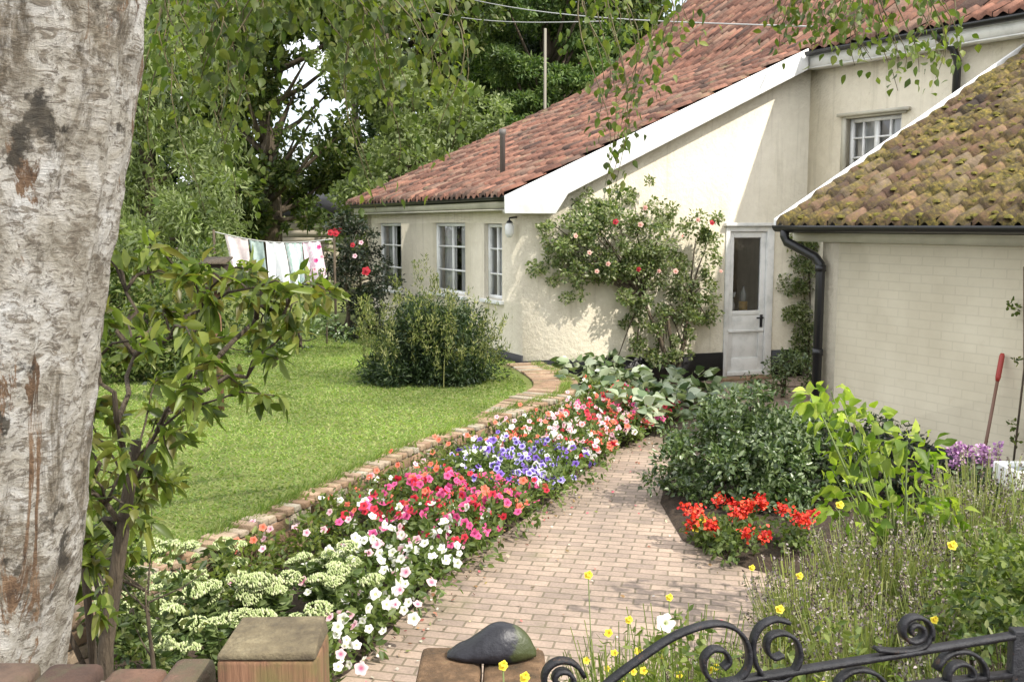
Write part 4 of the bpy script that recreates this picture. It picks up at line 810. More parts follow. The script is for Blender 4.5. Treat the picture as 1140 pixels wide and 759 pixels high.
hr = shrub('tall_rose', 362, 14.2, pxc([(365, 275, .1), (358, 300, .12), (368, 320, .14), (352, 330, .12)], 14.2, .1), LM['mid'], .06, 2600, 'thin tall rose with red and pink blooms beside the washing', tr=.012)
for x_, y_, k_ in [(368, 259, 'rosered'), (374, 260, 'rosered'), (355, 275, 'pink'), (352, 290, 'pink'), (358, 286, 'pale'), (350, 300, 'pale'), (402, 270, 'pale'), (395, 285, 'pale')]: put_flower(k_, at(x_, y_, 14.0), hr, .95, Vector((-.1, -1, .3)), 'rose_bloom')
# arching grassy shrub
gsb = thing('arching_shrub', (*gnd(478, 440, LZ).xy, LZ), 'arching yellow-green grassy shrub in front of the house windows', 'shrub'); lf_ = Leafer(); cpt = gnd(478, 425, LZ); nn_ = 4
a = R.uniform(0, 6.28, nn_); rr = .50*np.sqrt(R.random(nn_)); hgt = (1.02-.45*(rr/.5)**2)*R.uniform(.55, 1.0, nn_)
bx = cpt.x+rr*np.cos(a)*1.25; by = cpt.y+rr*np.sin(a); Fs_ = []; K = 5; V = np.empty((nn_, K, 2, 3)); ln_ = R.uniform(.1, .34, nn_); wd = R.uniform(.006, .011, nn_)
for k_ in range(K):
    f = k_/(K-1); px_ = bx+np.cos(a)*ln_*f**1.8; py_ = by+np.sin(a)*ln_*f**1.8; pz = LZ+hgt*(f-.18*f**3); sx_, sy_ = -np.sin(a+.5)*wd*(1-.8*f), np.cos(a+.5)*wd*(1-.8*f)
    V[:, k_, 0] = np.stack([px_-sx_, py_-sy_, pz], 1); V[:, k_, 1] = np.stack([px_+sx_, py_+sy_, pz], 1)
b0 = (np.arange(nn_)*2*K)[:, None]; Fq = np.concatenate([b0+np.array([[2*k_, 2*k_+1, 2*k_+3, 2*k_+2]]) for k_ in range(K-1)], 1).reshape(-1, 4)
link('blades', V.reshape(-1, 3), [Fq], LM['grassy'], gsb, {'rnd': ('FACE', np.repeat(R.random(nn_), K-1))})
dk_ = Leafer()
for (c_, r_) in ell((cpt.x, cpt.y+.05, LZ+.42), .66, .45, .36, 46, .24)+ell((cpt.x, cpt.y, LZ+.12), .72, .42, .10, 26, .2): dk_.clump(c_, r_, 420, .055, .016)
dk_.build('foliage', LM['dark'], gsb)
for k_ in range(150):                                       # feathery upright sprays all over the mound
    aa = random.uniform(0, 6.28); r2 = math.sqrt(random.random()); zz_ = LZ+random.uniform(.3, .98)*(1.1-.42*r2**2)*(1.06-.12*math.cos(aa)); sx_ = cpt.x+r2*.80*math.cos(aa); sy_ = cpt.y+.05+r2*.6*math.sin(aa); nq = 46; ll = random.uniform(.16, .34)
    f = R.random(nq); ox = .35*ll*math.cos(aa)*r2; oy = .35*ll*math.sin(aa)*r2
    Pq = np.stack([sx_+ox*f+R.normal(0, .02, nq), sy_+oy*f+R.normal(0, .02, nq), zz_+ll*(f-.5)], 1); Dq = R.normal(size=(nq, 3))*.5; Dq[:, 2] += .9
    lf_.add(Pq, Dq, R.uniform(.03, .06, nq), R.uniform(.008, .014, nq))
lf_.build('foliage', LM['grassy'], gsb)
# lime leaved shrub
ls = thing('lime_shrub', (1.85, 4.75, .05), 'shrub with large bright lime-green leaves right of the path', 'shrub'); lf_ = Leafer(True); st_ = MB(); b_ = Vector((1.95, 4.75, .03))
for (x_, y_, r_) in [(905, 440, .05), (925, 435, .06), (940, 455, .06), (920, 470, .07), (935, 490, .09), (955, 475, .07), (975, 465, .05), (985, 490, .08), (1010, 490, .06), (960, 510, .1), (925, 520, .08), (990, 520, .1), (1020, 520, .08), (1045, 545, .07), (1010, 550, .1), (975, 550, .1), (945, 545, .09), (1035, 500, .05), (1000, 575, .09), (1060, 570, .05), (930, 565, .06), (960, 580, .08), (1035, 575, .08), (985, 600, .06)]:
    c_ = at(x_, y_, 4.7+random.uniform(-.25, .25)); st_.tube([b_+Vector((random.gauss(0, .05), random.gauss(0, .05), 0)), b_.lerp(c_, .55)+Vector((0, 0, .08)), c_], [.008, .006, .003], 5)
    nn_ = int(9+r_*120); g_ = R.normal(size=(nn_, 3)); Dq = g_*.8; Dq[:, 2] -= .15; lf_.add(np.array(c_)+g_*r_*.55, Dq, R.uniform(.03, .09, nn_), R.uniform(.03, .07, nn_), fold=.2, droop=.3)
lf_.build('foliage', LM['lime'], ls); st_.build('stems', M['gstem'], ls)
# red salvias
sm = mat('salvia_red', rough=.55); base(sm, ramp(sm, attr(sm, 'rnd'), [(.1, (.45, .01, .01)), (.5, (.75, .03, .015)), (.9, (.80, .10, .03))]))
for i, (x_, y_, n_) in enumerate([(772, 603, 7), (795, 610, 7), (806, 594, 8), (822, 604, 8), (850, 603, 4), (880, 606, 4), (892, 618, 3), (815, 622, 5)]):
    p = gnd(x_, y_+8); t = thing('red_salvia', (p.x, p.y, .04), 'bright red salvia in the bedding below the rounded bush', 'salvia', 'red salvias'); lf_ = Leafer(); fl = Leafer()
    for _ in range(3): lf_.clump((p.x+random.gauss(0, .05), p.y+random.gauss(0, .05), .12), .1, 40, .05, .028)
    for _ in range(max(2, n_//2)):
        q_ = np.array([p.x+random.gauss(0, .07), p.y+random.gauss(0, .07), .16+random.uniform(0, .16)]); nn_ = 46; Pq = q_+R.normal(0, .020, (nn_, 3)); fl.add(Pq, R.normal(size=(nn_, 3)), .026, .022)
    lf_.build('foliage', LM['petunia'], t); fl.build('flower_spikes', sm, t)
yt = thing('yellow_pansy', (*gnd(780, 612).xy, .04), 'small plant with yellow flowers among the red salvias', 'flower')
lf_ = Leafer(); lf_.clump(gnd(780, 612)+Vector((0, 0, .13)), .1, 60, .04, .02); lf_.build('foliage', LM['petunia'], yt)
for x_, y_ in [(778, 583), (784, 580), (774, 587), (788, 584)]: put_flower('yellow', at(x_, y_, 6.1), yt, 1.0)
# ------------------------------------------------------------------ right foreground bed: lavender, yellow flowers, leafy clumps
lav = mat('lavender_spike', rough=.9); base(lav, ramp(lav, attr(lav, 'rnd'), [(.1, (.07, .05, .04)), (.35, (.20, .15, .13)), (.6, (.24, .25, .13)), (.9, (.36, .30, .30))]))
def lavender(x_, Y, w_, h_, n_, spike, label, group, lm='lavender'):
    t = thing('lavender_plant', (x_, Y, .04), label, 'lavender', group); lf_ = Leafer(); sp_ = Leafer(); nn_ = n_; a = R.uniform(0, 6.28, nn_); rr = np.sqrt(R.random(nn_))
    K = 4; V = np.empty((nn_, K, 2, 3)); hh = h_*R.uniform(.55, 1.08, nn_); tip = None
    for k_ in range(K):
        f = k_/(K-1); r_ = w_*rr*(.35+.65*f); X_ = x_+r_*np.cos(a); Y_ = Y+r_*np.sin(a)*.9; Z_ = .04+hh*f; wdt = .0016
        V[:, k_, 0] = np.stack([X_-wdt, Y_, Z_], 1); V[:, k_, 1] = np.stack([X_+wdt, Y_, Z_], 1); tip = (X_, Y_, Z_)
    b0 = (np.arange(nn_)*2*K)[:, None]; Fq = np.concatenate([b0+np.array([[2*k_, 2*k_+1, 2*k_+3, 2*k_+2]]) for k_ in range(K-1)], 1).reshape(-1, 4)
    link('stems', V.reshape(-1, 3), [Fq], LM[lm], t, {'rnd': ('FACE', np.repeat(R.random(nn_), K-1))})
    for _ in range(34): lf_.clump((x_+random.gauss(0, w_*.45), Y+random.gauss(0, w_*.4), .04+h_*random.uniform(.1, .72)), .09, 60, .04, .006)
    for k_ in range(7):                                     # needles up the stems
        f = R.uniform(.1, .8, nn_); r_ = w_*rr*(.35+.65*f); Pq = np.stack([x_+r_*np.cos(a), Y+r_*np.sin(a)*.9, .04+hh*f], 1); Dq = R.normal(size=(nn_, 3))*.6; Dq[:, 2] += .8; lf_.add(Pq, Dq, .04, .006)
    lf_.build('foliage', LM[lm], t)
    if spike:
        m_ = R.random(nn_) < spike; q_ = np.stack(tip, 1)[m_]
        for _ in range(9): Pq = q_+np.stack([R.normal(0, .003, len(q_)), R.normal(0, .003, len(q_)), R.uniform(-.05, .008, len(q_))], 1); Dq = R.normal(size=(len(q_), 3))*.6; Dq[:, 2] += .6; sp_.add(Pq, Dq, .015, .009)
        sp_.build('flower_spikes', lav, t)
    return t
lg = 'lavenders behind the iron gate'
for i, (x_, Y, w_, h_, n_, s_) in enumerate([(1.3, 4.1, .28, .55, 130, .5), (1.65, 4.3, .3, .62, 150, .6), (2.0, 4.2, .3, .66, 150, .6), (2.35, 4.3, .3, .62, 150, .5), (1.35, 3.5, .28, .60, 150, .5), (1.75, 3.6, .3, .62, 160, .6), (1.5, 3.0, .28, .62, 150, .5), (2.1, 3.4, .3, .62, 150, .5), (1.15, 2.9, .25, .55, 120, .4), (1.0, 3.5, .22, .42, 100, .3), (2.6, 3.9, .3, .62, 130, .4), (1.2, 2.5, .22, .62, 90, .5), (1.55, 2.55, .22, .62, 90, .5), (1.9, 4.75, .25, .6, 80, .6), (2.3, 4.8, .25, .7, 90, .6), (2.65, 4.6, .28, .8, 90, .5), (2.95, 4.5, .28, .8, 90, .4), (2.5, 5.1, .28, .75, 90, .3)]):
    lavender(x_, Y, w_*1.1, h_, n_*3, s_, 'faded lavender with thin stems growing behind the iron gate', lg)
wg = 'yellow flowered wispy plants'
for i, (x_, Y, h_) in enumerate([(.38, 3.1, .58), (.62, 3.3, .62), (.5, 2.75, .62), (.8, 2.9, .6), (.75, 2.55, .6), (1.0, 2.6, .6), (.95, 3.1, .5), (.25, 2.7, .5), (.42, 3.6, .45)]):
    t = lavender(x_, Y, .24, h_, 130, 0, 'wispy green plant with small yellow flowers near the stone pier', wg, 'weed'); t.name = 'yellow_wildflower'; t['category'] = 'wildflower'
    for _ in range(6): put_flower('yellow', (x_+random.gauss(0, .12), Y+random.gauss(0, .08), .04+h_*random.uniform(.6, 1.08)), t, random.uniform(.3, .6))
for (x_, y_, Y, s_) in [(560, 741, 1.93, .32), (584, 754, 1.9, .34), (1060, 607, 3.6, .6), (935, 562, 4.3, .6), (837, 632, 4.3, .45), (890, 641, 4.0, .5), (868, 678, 3.3, .5), (700, 690, 3.0, .4), (745, 665, 3.2, .4), (655, 640, 3.4, .5), (1040, 690, 3.0, .4)]:
    p = at(x_, y_, Y); t = thing('yellow_poppy', (p.x, p.y, .04), 'single yellow flower on a thin stem in the foreground bed', 'wildflower', 'single yellow flowers'); mb = MB()
    mb.tube([(p.x+.03, p.y+.02, .02), (p.x+.02, p.y+.01, p.z*.5), (p.x, p.y+.003, p.z-.008)], .002, 5); mb.build('stem', M['gstem'], t); put_flower('yellow', p, t, s_, Vector((0, -.7, .7)))
    put_flower('yellow', p+Vector((.006*s_, -.006, .008)), t, s_*.7, Vector((.3, -.9, .4)))
ww = thing('white_daisy', (.5, 3.0, .04), 'small white daisy beside the yellow flowers above the gate scroll', 'flower')
p = at(741, 693, 2.9); ww.location = (p.x, p.y, .04); mb = MB(); mb.tube([(p.x, p.y+.02, .03), (p.x, p.y+.005, p.z)], .0025, 5); mb.build('stem', M['gstem'], ww); put_flower('white', p, ww, .8, Vector((0, -.8, .6)))
fg = 'leafy clumps at the right edge'
for i, (x_, y_, Y, r_) in enumerate([(1110, 655, 3.5, .24), (1080, 690, 3.2, .18), (1140, 625, 3.9, .24), (1120, 710, 2.9, .16), (1160, 670, 3.2, .26), (1115, 575, 5.2, .2)]):
    c_ = at(x_, y_, Y); tree('leafy_plant', (c_.x, c_.y, .04), max(.3, c_.z), ell(c_, r_*.8, r_*.8, r_*.7, 9, r_*.6)+ell((c_.x, c_.y, c_.z*.45), r_*.8, r_*.7, c_.z*.35, 7, r_*.6), LM['mid'] if i % 2 else LM['weed'], .035, 9000, 'bushy small-leaved plant at the right side of the bed', 'plant', fg, trunk_r=.012, tname='stems', cname='foliage')
for i, (x_, y_, Y, r_) in enumerate([(770, 728, 2.6, .12), (735, 748, 2.5, .10), (850, 752, 2.5, .12), (940, 745, 2.6, .12)]):
    c_ = at(x_, y_, Y); tree('ground_weed', (c_.x, c_.y, .04), max(.3, c_.z), ell(c_, r_, r_*.8, r_*.6, 7, r_*.6)+ell((c_.x, c_.y, c_.z*.5), r_, r_*.8, c_.z*.35, 6, r_*.7), LM['weed'], .032, 5500, 'green leafy plant growing through behind the gate scrolls', 'plant', 'green plants behind the gate scrolls', trunk_r=.008, tname='stems', cname='foliage')
# purple flowers against the outbuilding with a white trough, and the leaning pole
pf = M['purp'] = mat('mauve_flower', rough=.6); base(pf, ramp(pf, attr(pf, 'rnd'), [(.1, (.25, .09, .28)), (.5, (.48, .24, .46)), (.9, (.70, .45, .62))]))
p = at(1088, 530, 6.6); t = thing('mauve_plant', (p.x, p.y, 0), 'mauve flowering plant at the foot of the outbuilding wall', 'flower'); lf_ = Leafer(); fl = Leafer()
for _ in range(20): lf_.clump((p.x+random.gauss(0, .13), p.y+random.gauss(0, .12), random.uniform(.1, .38)), .1, 60, .05, .025)
for _ in range(16): c_ = np.array(at(random.uniform(1062, 1112), random.uniform(497, 518), 6.55)); fl.clump(c_, .04, 34, .025, .02)
lf_.build('foliage', LM['bush'], t); fl.build('flowers', pf, t)
p = at(1150, 521, 6.2); tr_ = thing('garden_trough', (p.x+.15, p.y, 0), 'pale grey-white trough at the right edge below the leaning pole', 'trough'); mb = MB(); x0, x1, y0, y1, zt = p.x-.16, p.x+.55, p.y-.1, p.y+.2, p.z+.0
zb2 = zt-.13; mb.box(x0, x1, y0, y0+.03, zb2, zt); mb.box(x0, x1, y1-.03, y1, zb2, zt); mb.box(x0, x0+.03, y0+.03, y1-.03, zb2, zt); mb.box(x1-.03, x1, y0+.03, y1-.03, zb2, zt); mb.box(x0+.03, x1-.03, y0+.03, y1-.03, zb2, zb2+.02); mb.build('body', M['white'], tr_, bevel=.006)
mb = MB(); mb.box(x0+.03, x1-.03, y0+.03, y1-.03, zb2+.021, zt-.03); mb.build('water', mat('trough_water', (.2, .24, .28), .05), tr_)
mb = MB(); mb.box(x0+.06, x0+.16, y0+.03, y1-.03, 0, zb2-.001); mb.build('brick_support', M['brick'], tr_); mb = MB(); mb.box(x1-.2, x1-.1, y0+.03, y1-.03, 0, zb2-.001); mb.build('brick_support', M['brick'], tr_)
sA, zA = hit(1119, 393, G0, E); tp = Vector(pw(sA, zA, .03)); sB, zB = hit(1097, 496, G0+ND*.2, E); bt_ = Vector((G0.x+ND.x*.2+E.x*sB, G0.y+ND.y*.2+E.y*sB, zB)); dn = (bt_-tp); low = tp+dn*((tp.z-.03)/(tp.z-bt_.z))
br = thing('garden_broom', low, 'thin pole with red grip leaning against the cream outbuilding wall', 'broom'); mb = MB(); mb.tube([low, tp.lerp(low, .2)], .013, 8); mb.build('handle', mat('brown_pole', (.17, .09, .06), .5), br, smooth=True)
mb = MB(); mb.tube([tp.lerp(low, .2), tp.lerp(low, .17), tp.lerp(low, .02), tp], [.014, .02, .02, .013], 10); mb.build('grip', mat('red_grip', (.33, .035, .025), .45), br, smooth=True)
mb = MB(); mb.box(low.x-.13, low.x+.13, low.y-.03, low.y+.03, 0.0, .1); mb.build('broom_head', M['wood'], br)
cr_ = thing('wall_rose', pw(2.0, 0, .1), 'thin climber with reddish leaves at the right end of the outbuilding wall', 'climber'); lf_ = Leafer(); mb = MB(); mb.tube([pw(2.12, 0.02, .1), pw(2.15, 1.0, .06), pw(2.1, 1.75, .06)], .008, 6); mb.build('stems', M['bark'], cr_)
for x_, y_ in [(1134, 338), (1138, 345), (1136, 470), (1139, 490), (1138, 400)]: lf_.clump(wallp(x_, y_, G0, E, ND, .08), .035, 14, .04, .022)
lf_.build('foliage', LM['birch'], cr_)
# ------------------------------------------------------------------ washing line, shed, bird box, pole and wires
LY = 14.4; A_ = at(238, 258, LY); B_ = at(372, 266, LY)
wl = thing('washing_line', ((A_.x+B_.x)/2, LY, LZ), 'washing line strung between two posts across the far lawn', 'washing line'); mb = MB()
LN = [A_.lerp(B_, f)+Vector((0, 0, -.10*math.sin(math.pi*f))) for f in np.linspace(0, 1, 20)]; mb.tube(LN, .008, 5); mb.build('line', mat('line', (.4, .4, .38), .6), wl)
for q_ in (A_, B_): mb = MB(); mb.tube([(q_.x, q_.y, LZ-.05), (q_.x, q_.y, q_.z+.03)], .018, 8); mb.build('post', M['bark'], wl)
def clothm(name, cols, s=14): m = mat(name, rough=.9); base(m, ramp(m, noise(m, s, 4), cols)); return m
cls = [(250, 276, .72, 'towel', 'pale pink towel pegged at the left end of the washing line', clothm('pink_cloth', [(.4, (.62, .52, .52)), (.6, (.72, .64, .62))]), 'towel'),
       (277, 293, .80, 'towel', 'grey-green towel second on the washing line', clothm('green_cloth', [(.4, (.30, .38, .36)), (.6, (.38, .46, .43))]), 'towel'),
       (296, 316, .9, 'sheet', 'plain white sheet in the middle of the washing line', clothm('white_cloth', [(.4, (.70, .72, .74)), (.6, (.80, .80, .80))]), 'sheet'),
       (317, 336, .95, 'sheet', 'white and mint patterned sheet on the washing line', clothm('mint_cloth', [(.45, (.74, .76, .76)), (.52, (.45, .66, .58)), (.6, (.75, .77, .78))], 9), 'sheet'),
       (337, 356, .85, 'sheet', 'white sheet with pink pattern at the right end of the washing line', clothm('floral_cloth', [(.45, (.76, .74, .75)), (.55, (.72, .42, .55)), (.65, (.78, .76, .78))], 18), 'sheet')]
def liney(x): f = (x-A_.x)/(B_.x-A_.x); return A_.z+(B_.z-A_.z)*f-.10*math.sin(math.pi*f)
for (xa, xb, ln_, nm, lab, mm_, cat) in cls:
    Xa = at(xa, 270, LY).x; Xb = at(xb, 270, LY).x; V = []; Fq = []; K, J = 14, 8; ph = random.uniform(0, 6)
    for side in (0, 1):
        for i in range(K+1):
            for j in range(J+1):
                f = i/K; g_ = j/J; X_ = Xa+(Xb-Xa)*(f+.10*g_*math.sin(3*f+ph)); V.append((X_+.07*g_, LY+(.012 if side else 0)+.06*g_*math.sin(f*9+ph)+.008*math.sin(f*14+ph), liney(X_)+.004-ln_*.66*g_*(1+.06*math.sin(f*5+ph))-.02*math.sin(f*math.pi*2)**2))
    n1_ = (K+1)*(J+1)
    for side in (0, 1):
        for i in range(K):
            for j in range(J): a_ = side*n1_+i*(J+1)+j; q_ = (a_, a_+1, a_+J+2, a_+J+1); Fq.append(q_ if side else q_[::-1])
    tag(link(nm, V, Fq, mm_, smooth=True), lab, cat)
sx0 = at(296, 250, 27); sx1 = at(372, 250, 27); sd = thing('garden_shed', ((sx0.x+sx1.x)/2, 27.5, LZ), 'pale boarded shed seen behind the washing line', 'shed'); mb = MB(); zt = at(330, 240, 27).z
for k_ in range(12):
    z0_ = LZ-.35+k_*(zt-LZ+.35)/12; mb.box(sx0.x, sx1.x+1.2, 27-.01*(k_ % 2), 29, z0_, z0_+(zt-LZ+.35)/12-.012)
m = mat('pale_boards', rough=.9); base(m, ramp(m, noise(m, 5, 7, stretch=(1, 1, 6)), [(.3, (.30, .26, .20)), (.7, (.46, .41, .32))])); mb.build('wall', m, sd)
mb = MB(); mb.prism([(sx0.x-.2, 26.8, zt), (sx0.x-.2, 29.2, zt), (sx0.x-.2, 28, zt+.7)], (sx1.x-sx0.x+1.6, 0, 0)); mb.build('roof', M['black'], sd)
p = at(241, 309, 9.0); bx_ = thing('bird_box', (p.x, p.y, LZ), 'dark wooden box on a post behind the near leafy shrub', 'bird box'); mb = MB(); mb.box(p.x-.09, p.x+.09, p.y-.08, p.y+.1, p.z-.13, p.z+.12); mb.build('box', mat('dark_wood', (.03, .016, .01), .8), bx_, bevel=.004)
mb = MB(); mb.prism([(p.x-.12, p.y-.12, p.z+.122), (p.x+.12, p.y-.12, p.z+.122), (p.x+.12, p.y+.13, p.z+.17), (p.x-.12, p.y+.13, p.z+.17)], (0, 0, .015)); mb.build('lid', M['bark'], bx_)
mb = MB(); mb.tube([(p.x, p.y, LZ-.05), (p.x, p.y, p.z-.13)], .03, 8); mb.build('post', M['wood'], bx_)
P1 = at(607, 32, 26); up_ = thing('utility_pole', (P1.x, P1.y, LZ), 'thin pale pole rising behind the red roof in front of the cedar', 'pole'); mb = MB(); mb.tube([(P1.x, P1.y, LZ-.3), P1], [.05, .035], 8); mb.build('shaft', mat('pale_pole', (.22, .20, .16), .8), up_)
for (a_, b_, lab) in (((470, -14, 30), (905, 30, 12.6), 'upper overhead wire crossing in front of the roof'), ((430, 0, 30), (672, 24, 19), 'lower overhead wire running past the cedar')):
    a_ = at(*a_); b_ = at(*b_); mb = MB(); mb.tube([a_.lerp(b_, f)+Vector((0, 0, -.25*math.sin(math.pi*f))) for f in np.linspace(0, 1, 16)], .011, 5); tag(mb.build('overhead_wire', mat('wire', (.38, .38, .37), .5)), lab, 'wire', None)
# ------------------------------------------------------------------ birch in the foreground
bt = thing('birch_tree', (-1.15, 2.05, .3), 'large birch with peeling pale bark at the left edge, twigs hanging overhead', 'tree')
pts = []; rad = []
TY = 2.0
for (ex, ey, r_) in [(60, 800, .275), (62, 745, .255), (72, 660, .24), (82, 580, .232), (92, 480, .226), (103, 390, .222), (117, 290, .218), (128, 210, .216), (140, 130, .215), (152, 40, .214), (160, -30, .212)]:
    p = at(ex, ey, TY); pts.append(Vector((p.x-r_*1.02, TY+.0, p.z))); rad.append(r_)
d0 = (pts[0]-pts[1]).normalized(); pts = [Vector((pts[0].x-.05, TY, .25))]+pts; rad = [.33]+rad
dT = (pts[-1]-pts[-2]).normalized()
for k_ in range(1, 9): pts.append(pts[-1]+Vector((dT.x*.5, .03, .55))); rad.append(rad[-1]*.92)
fp = []; fr_ = []
for i in range(len(pts)-1):
    for k_ in range(7): f = k_/7; fp.append(pts[i].lerp(pts[i+1], f)); fr_.append(rad[i]*(1-f)+rad[i+1]*f)
K = 90; V = []
from mathutils import noise as mn
for i, (p, r_) in enumerate(zip(fp, fr_)):
    for j in range(K):
        a = 2*math.pi*j/K; c_, s_ = math.cos(a), math.sin(a); q_ = Vector((c_*1.3, s_*1.3, p.z*.9))
        dd = .018*mn.noise(q_*2.0)+.010*mn.noise(Vector((c_*5, s_*5, p.z*2.2)))+.009*mn.noise(Vector((c_*14, s_*14, p.z*16)))+.016*max(0, mn.noise(Vector((c_*6+3, s_*6, p.z*7))) -.15)+.012*max(0, mn.noise(Vector((c_*3.2, s_*3.2, p.z*1.1+7)))-.25)
        V.append((p.x+(r_+dd)*c_, p.y+(r_+dd)*s_, p.z))
Fq = [(i*K+j, i*K+(j+1) % K, (i+1)*K+(j+1) % K, (i+1)*K+j) for i in range(len(fp)-1) for j in range(K)]
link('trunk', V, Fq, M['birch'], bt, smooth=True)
mb = MB(); lf_ = Leafer(True); top = pts[-1]; tw = MB()
def twig(root_, tip_, n_, leafs=.037, spread=.05, rad_=.004, sag=.0):
    L_ = (tip_-root_).length; P = [root_.lerp(tip_, f)+Vector((.05*math.sin(f*6+root_.x*9), .03*math.cos(f*5), -sag*math.sin(math.pi*f))) for f in np.linspace(0, 1, 10)]
    tw.tube(P, [rad_*(1-.7*f) for f in np.linspace(0, 1, 10)], 5)
    f = R.random(n_)*9; i_ = np.minimum(f.astype(int), 8); fr = (f-i_)[:, None]; PA = np.array([tuple(p) for p in P]); Pq = PA[i_]*(1-fr)+PA[i_+1]*fr
    off = R.normal(size=(n_, 3))*spread; off[:, 2] = -np.abs(off[:, 2])*1.1; Dq = R.normal(size=(n_, 3))*.6; Dq[:, 2] -= .7
    lf_.add(Pq+off, Dq, leafs*R.uniform(.7, 1.2, n_), leafs*.72*R.uniform(.8, 1.1, n_), fold=.12)
# arching boughs above the frame
boughs = []
for (px_, py_, Y, z_) in [(250, -90, 4.2, 0), (420, -110, 4.6, 0), (690, -60, 5.0, 0), (960, -70, 5.0, 0)]:
    e_ = at(px_, py_, Y); s_ = pts[-6].copy(); mid = s_.lerp(e_, .5)+Vector((0, 0, .5)); mb.tube([s_, s_.lerp(mid, .5)+Vector((0, 0, .15)), mid, mid.lerp(e_, .5)+Vector((0, 0, .1)), e_], [.07, .05, .035, .024, .012], 8); boughs.append(e_)
mb.build('boughs', M['bark'], bt, smooth=True)
# hanging twigs: (x, tip y, distance, leaves)
H_ = []
for _ in range(50): x_ = random.uniform(160, 500); H_.append((x_, random.uniform(40, 130)+(60 if x_ < 290 else 0)*random.random()+ (-85 if 285 < x_ < 390 else 0), random.uniform(2.9, 4.6), 40))
for x_, y_ in [(480, 120), (500, 150), (512, 165), (470, 95), (430, 190), (405, 200), (395, 130), (415, 90), (380, 60), (455, 60), (495, 70), (250, 230), (215, 240), (270, 190), (235, 160), (180, 190), (200, 140), (350, 5), (300, 5), (405, 235)]: H_.append((x_, y_, random.uniform(3.2, 4.2), 46))
for x_, y_ in [(668, 190), (676, 215), (684, 225), (695, 180), (660, 150), (712, 150), (735, 90), (700, 120), (668, 120), (752, 60), (690, 215), (742, 120), (680, 60), (772, 40)]: H_.append((x_, y_-8, random.uniform(3.8, 4.8), 34))
for _ in range(34): x_ = random.uniform(868, 1062); H_.append((x_, min(104, random.uniform(10, 60)+45*math.exp(-((x_-1000)/60)**2)), random.uniform(4.0, 5.0), 22))
for (x_, y_, Y, n_) in H_:
    tip_ = at(x_, y_, Y); top_ = at(x_-random.uniform(-5, 18), -40-random.uniform(0, 60), Y); twig(top_, tip_, n_)
for _ in range(150):                                         # upper crown, above the picture
    c_ = Vector((random.gauss(-.8, 1.5), random.gauss(2.6, 1.3), random.uniform(5.0, 8.0)))
    if 2.2 < c_.y and c_.z < 3.6+c_.y*.45: c_.z = 3.8+c_.y*.5+random.random()
    lf_.clump(c_, .35, 40, .05, .035)
lf_.build('leaves', LM['birch'], bt); tw.build('twigs', M['stem'], bt)
# ------------------------------------------------------------------ near leafy shrub on the left
ns = thing('leafy_shrub', (*gnd(118, 760, .35).xy, .33), 'near shrub with long drooping green leaves just right of the birch trunk', 'shrub'); ns.location = at(118, 780, 3.0)
ns.location.z = .3
mb = MB(); lf_ = Leafer(True); b_ = Vector((at(112, 760, 3.0).x, 3.0, .3)); t1 = at(135, 600, 3.0); t2 = at(152, 490, 3.05)
mb.tube([b_, at(118, 720, 3.0), t1, t2], [.026, .024, .022, .017], 9)
mb.tube([b_+Vector((-.05, .1, 0)), at(95, 640, 3.1), at(90, 520, 3.1), at(110, 420, 3.1)], [.014, .013, .010, .007], 7)
mb.tube([b_+Vector((.03, .1, 0)), at(70, 690, 3.1), at(80, 600, 3.1)], [.010, .009, .007], 7)
tips = [(92, 660), (100, 600), (150, 620), (112, 690), (160, 585), (88, 540), (170, 520), (100, 270), (130, 300), (165, 275), (200, 310), (235, 340), (270, 335), (300, 330), (330, 320), (350, 318), (368, 325), (320, 355), (290, 370), (310, 400), (305, 440), (270, 430), (240, 400), (215, 380), (185, 350), (150, 345), (120, 350), (95, 330), (105, 400), (140, 400), (175, 420), (205, 440), (235, 460), (210, 480), (185, 500), (170, 385), (255, 375), (225, 300), (110, 450), (95, 500), (130, 470), (110, 560), (90, 570), (190, 540), (160, 560), (140, 520), (280, 300), (250, 310), (330, 370), (180, 460), (160, 300), (120, 250), (90, 300), (310, 345), (345, 340)]+[(random.uniform(88, 230), random.uniform(255, 470)) for _ in range(5)]+[(random.uniform(82, 130), random.uniform(430, 640)) for _ in range(3)]
t0_ = at(118, 720, 3.0); hub = {}
for (hx, hy, src) in [(145, 545, t1), (118, 560, t1), (105, 640, t0_), (98, 500, (118, 560)), (130, 470, (145, 545)), (175, 480, (145, 545)), (108, 400, (130, 470)), (150, 395, (130, 470)), (205, 430, (175, 480)), (190, 375, (150, 395)), (245, 395, (205, 430)), (225, 345, (190, 375)), (285, 355, (245, 395)), (140, 325, (150, 395)), (275, 420, (205, 430)), (98, 330, (108, 400)), (320, 340, (285, 355))]:
    h_ = at(hx, hy, 3.05+random.uniform(-.2, .3)); p0 = src if isinstance(src, Vector) else hub[src]; hub[(hx, hy)] = h_
    w0 = .014 if isinstance(src, Vector) else .0095; k1 = Vector((random.gauss(0, .02), random.gauss(0, .03), random.gauss(0, .015)))
    mb.tube([p0, p0.lerp(h_, .35)+k1, p0.lerp(h_, .7)-k1*.6, h_], [w0, w0*.85, w0*.72, w0*.6], 6)
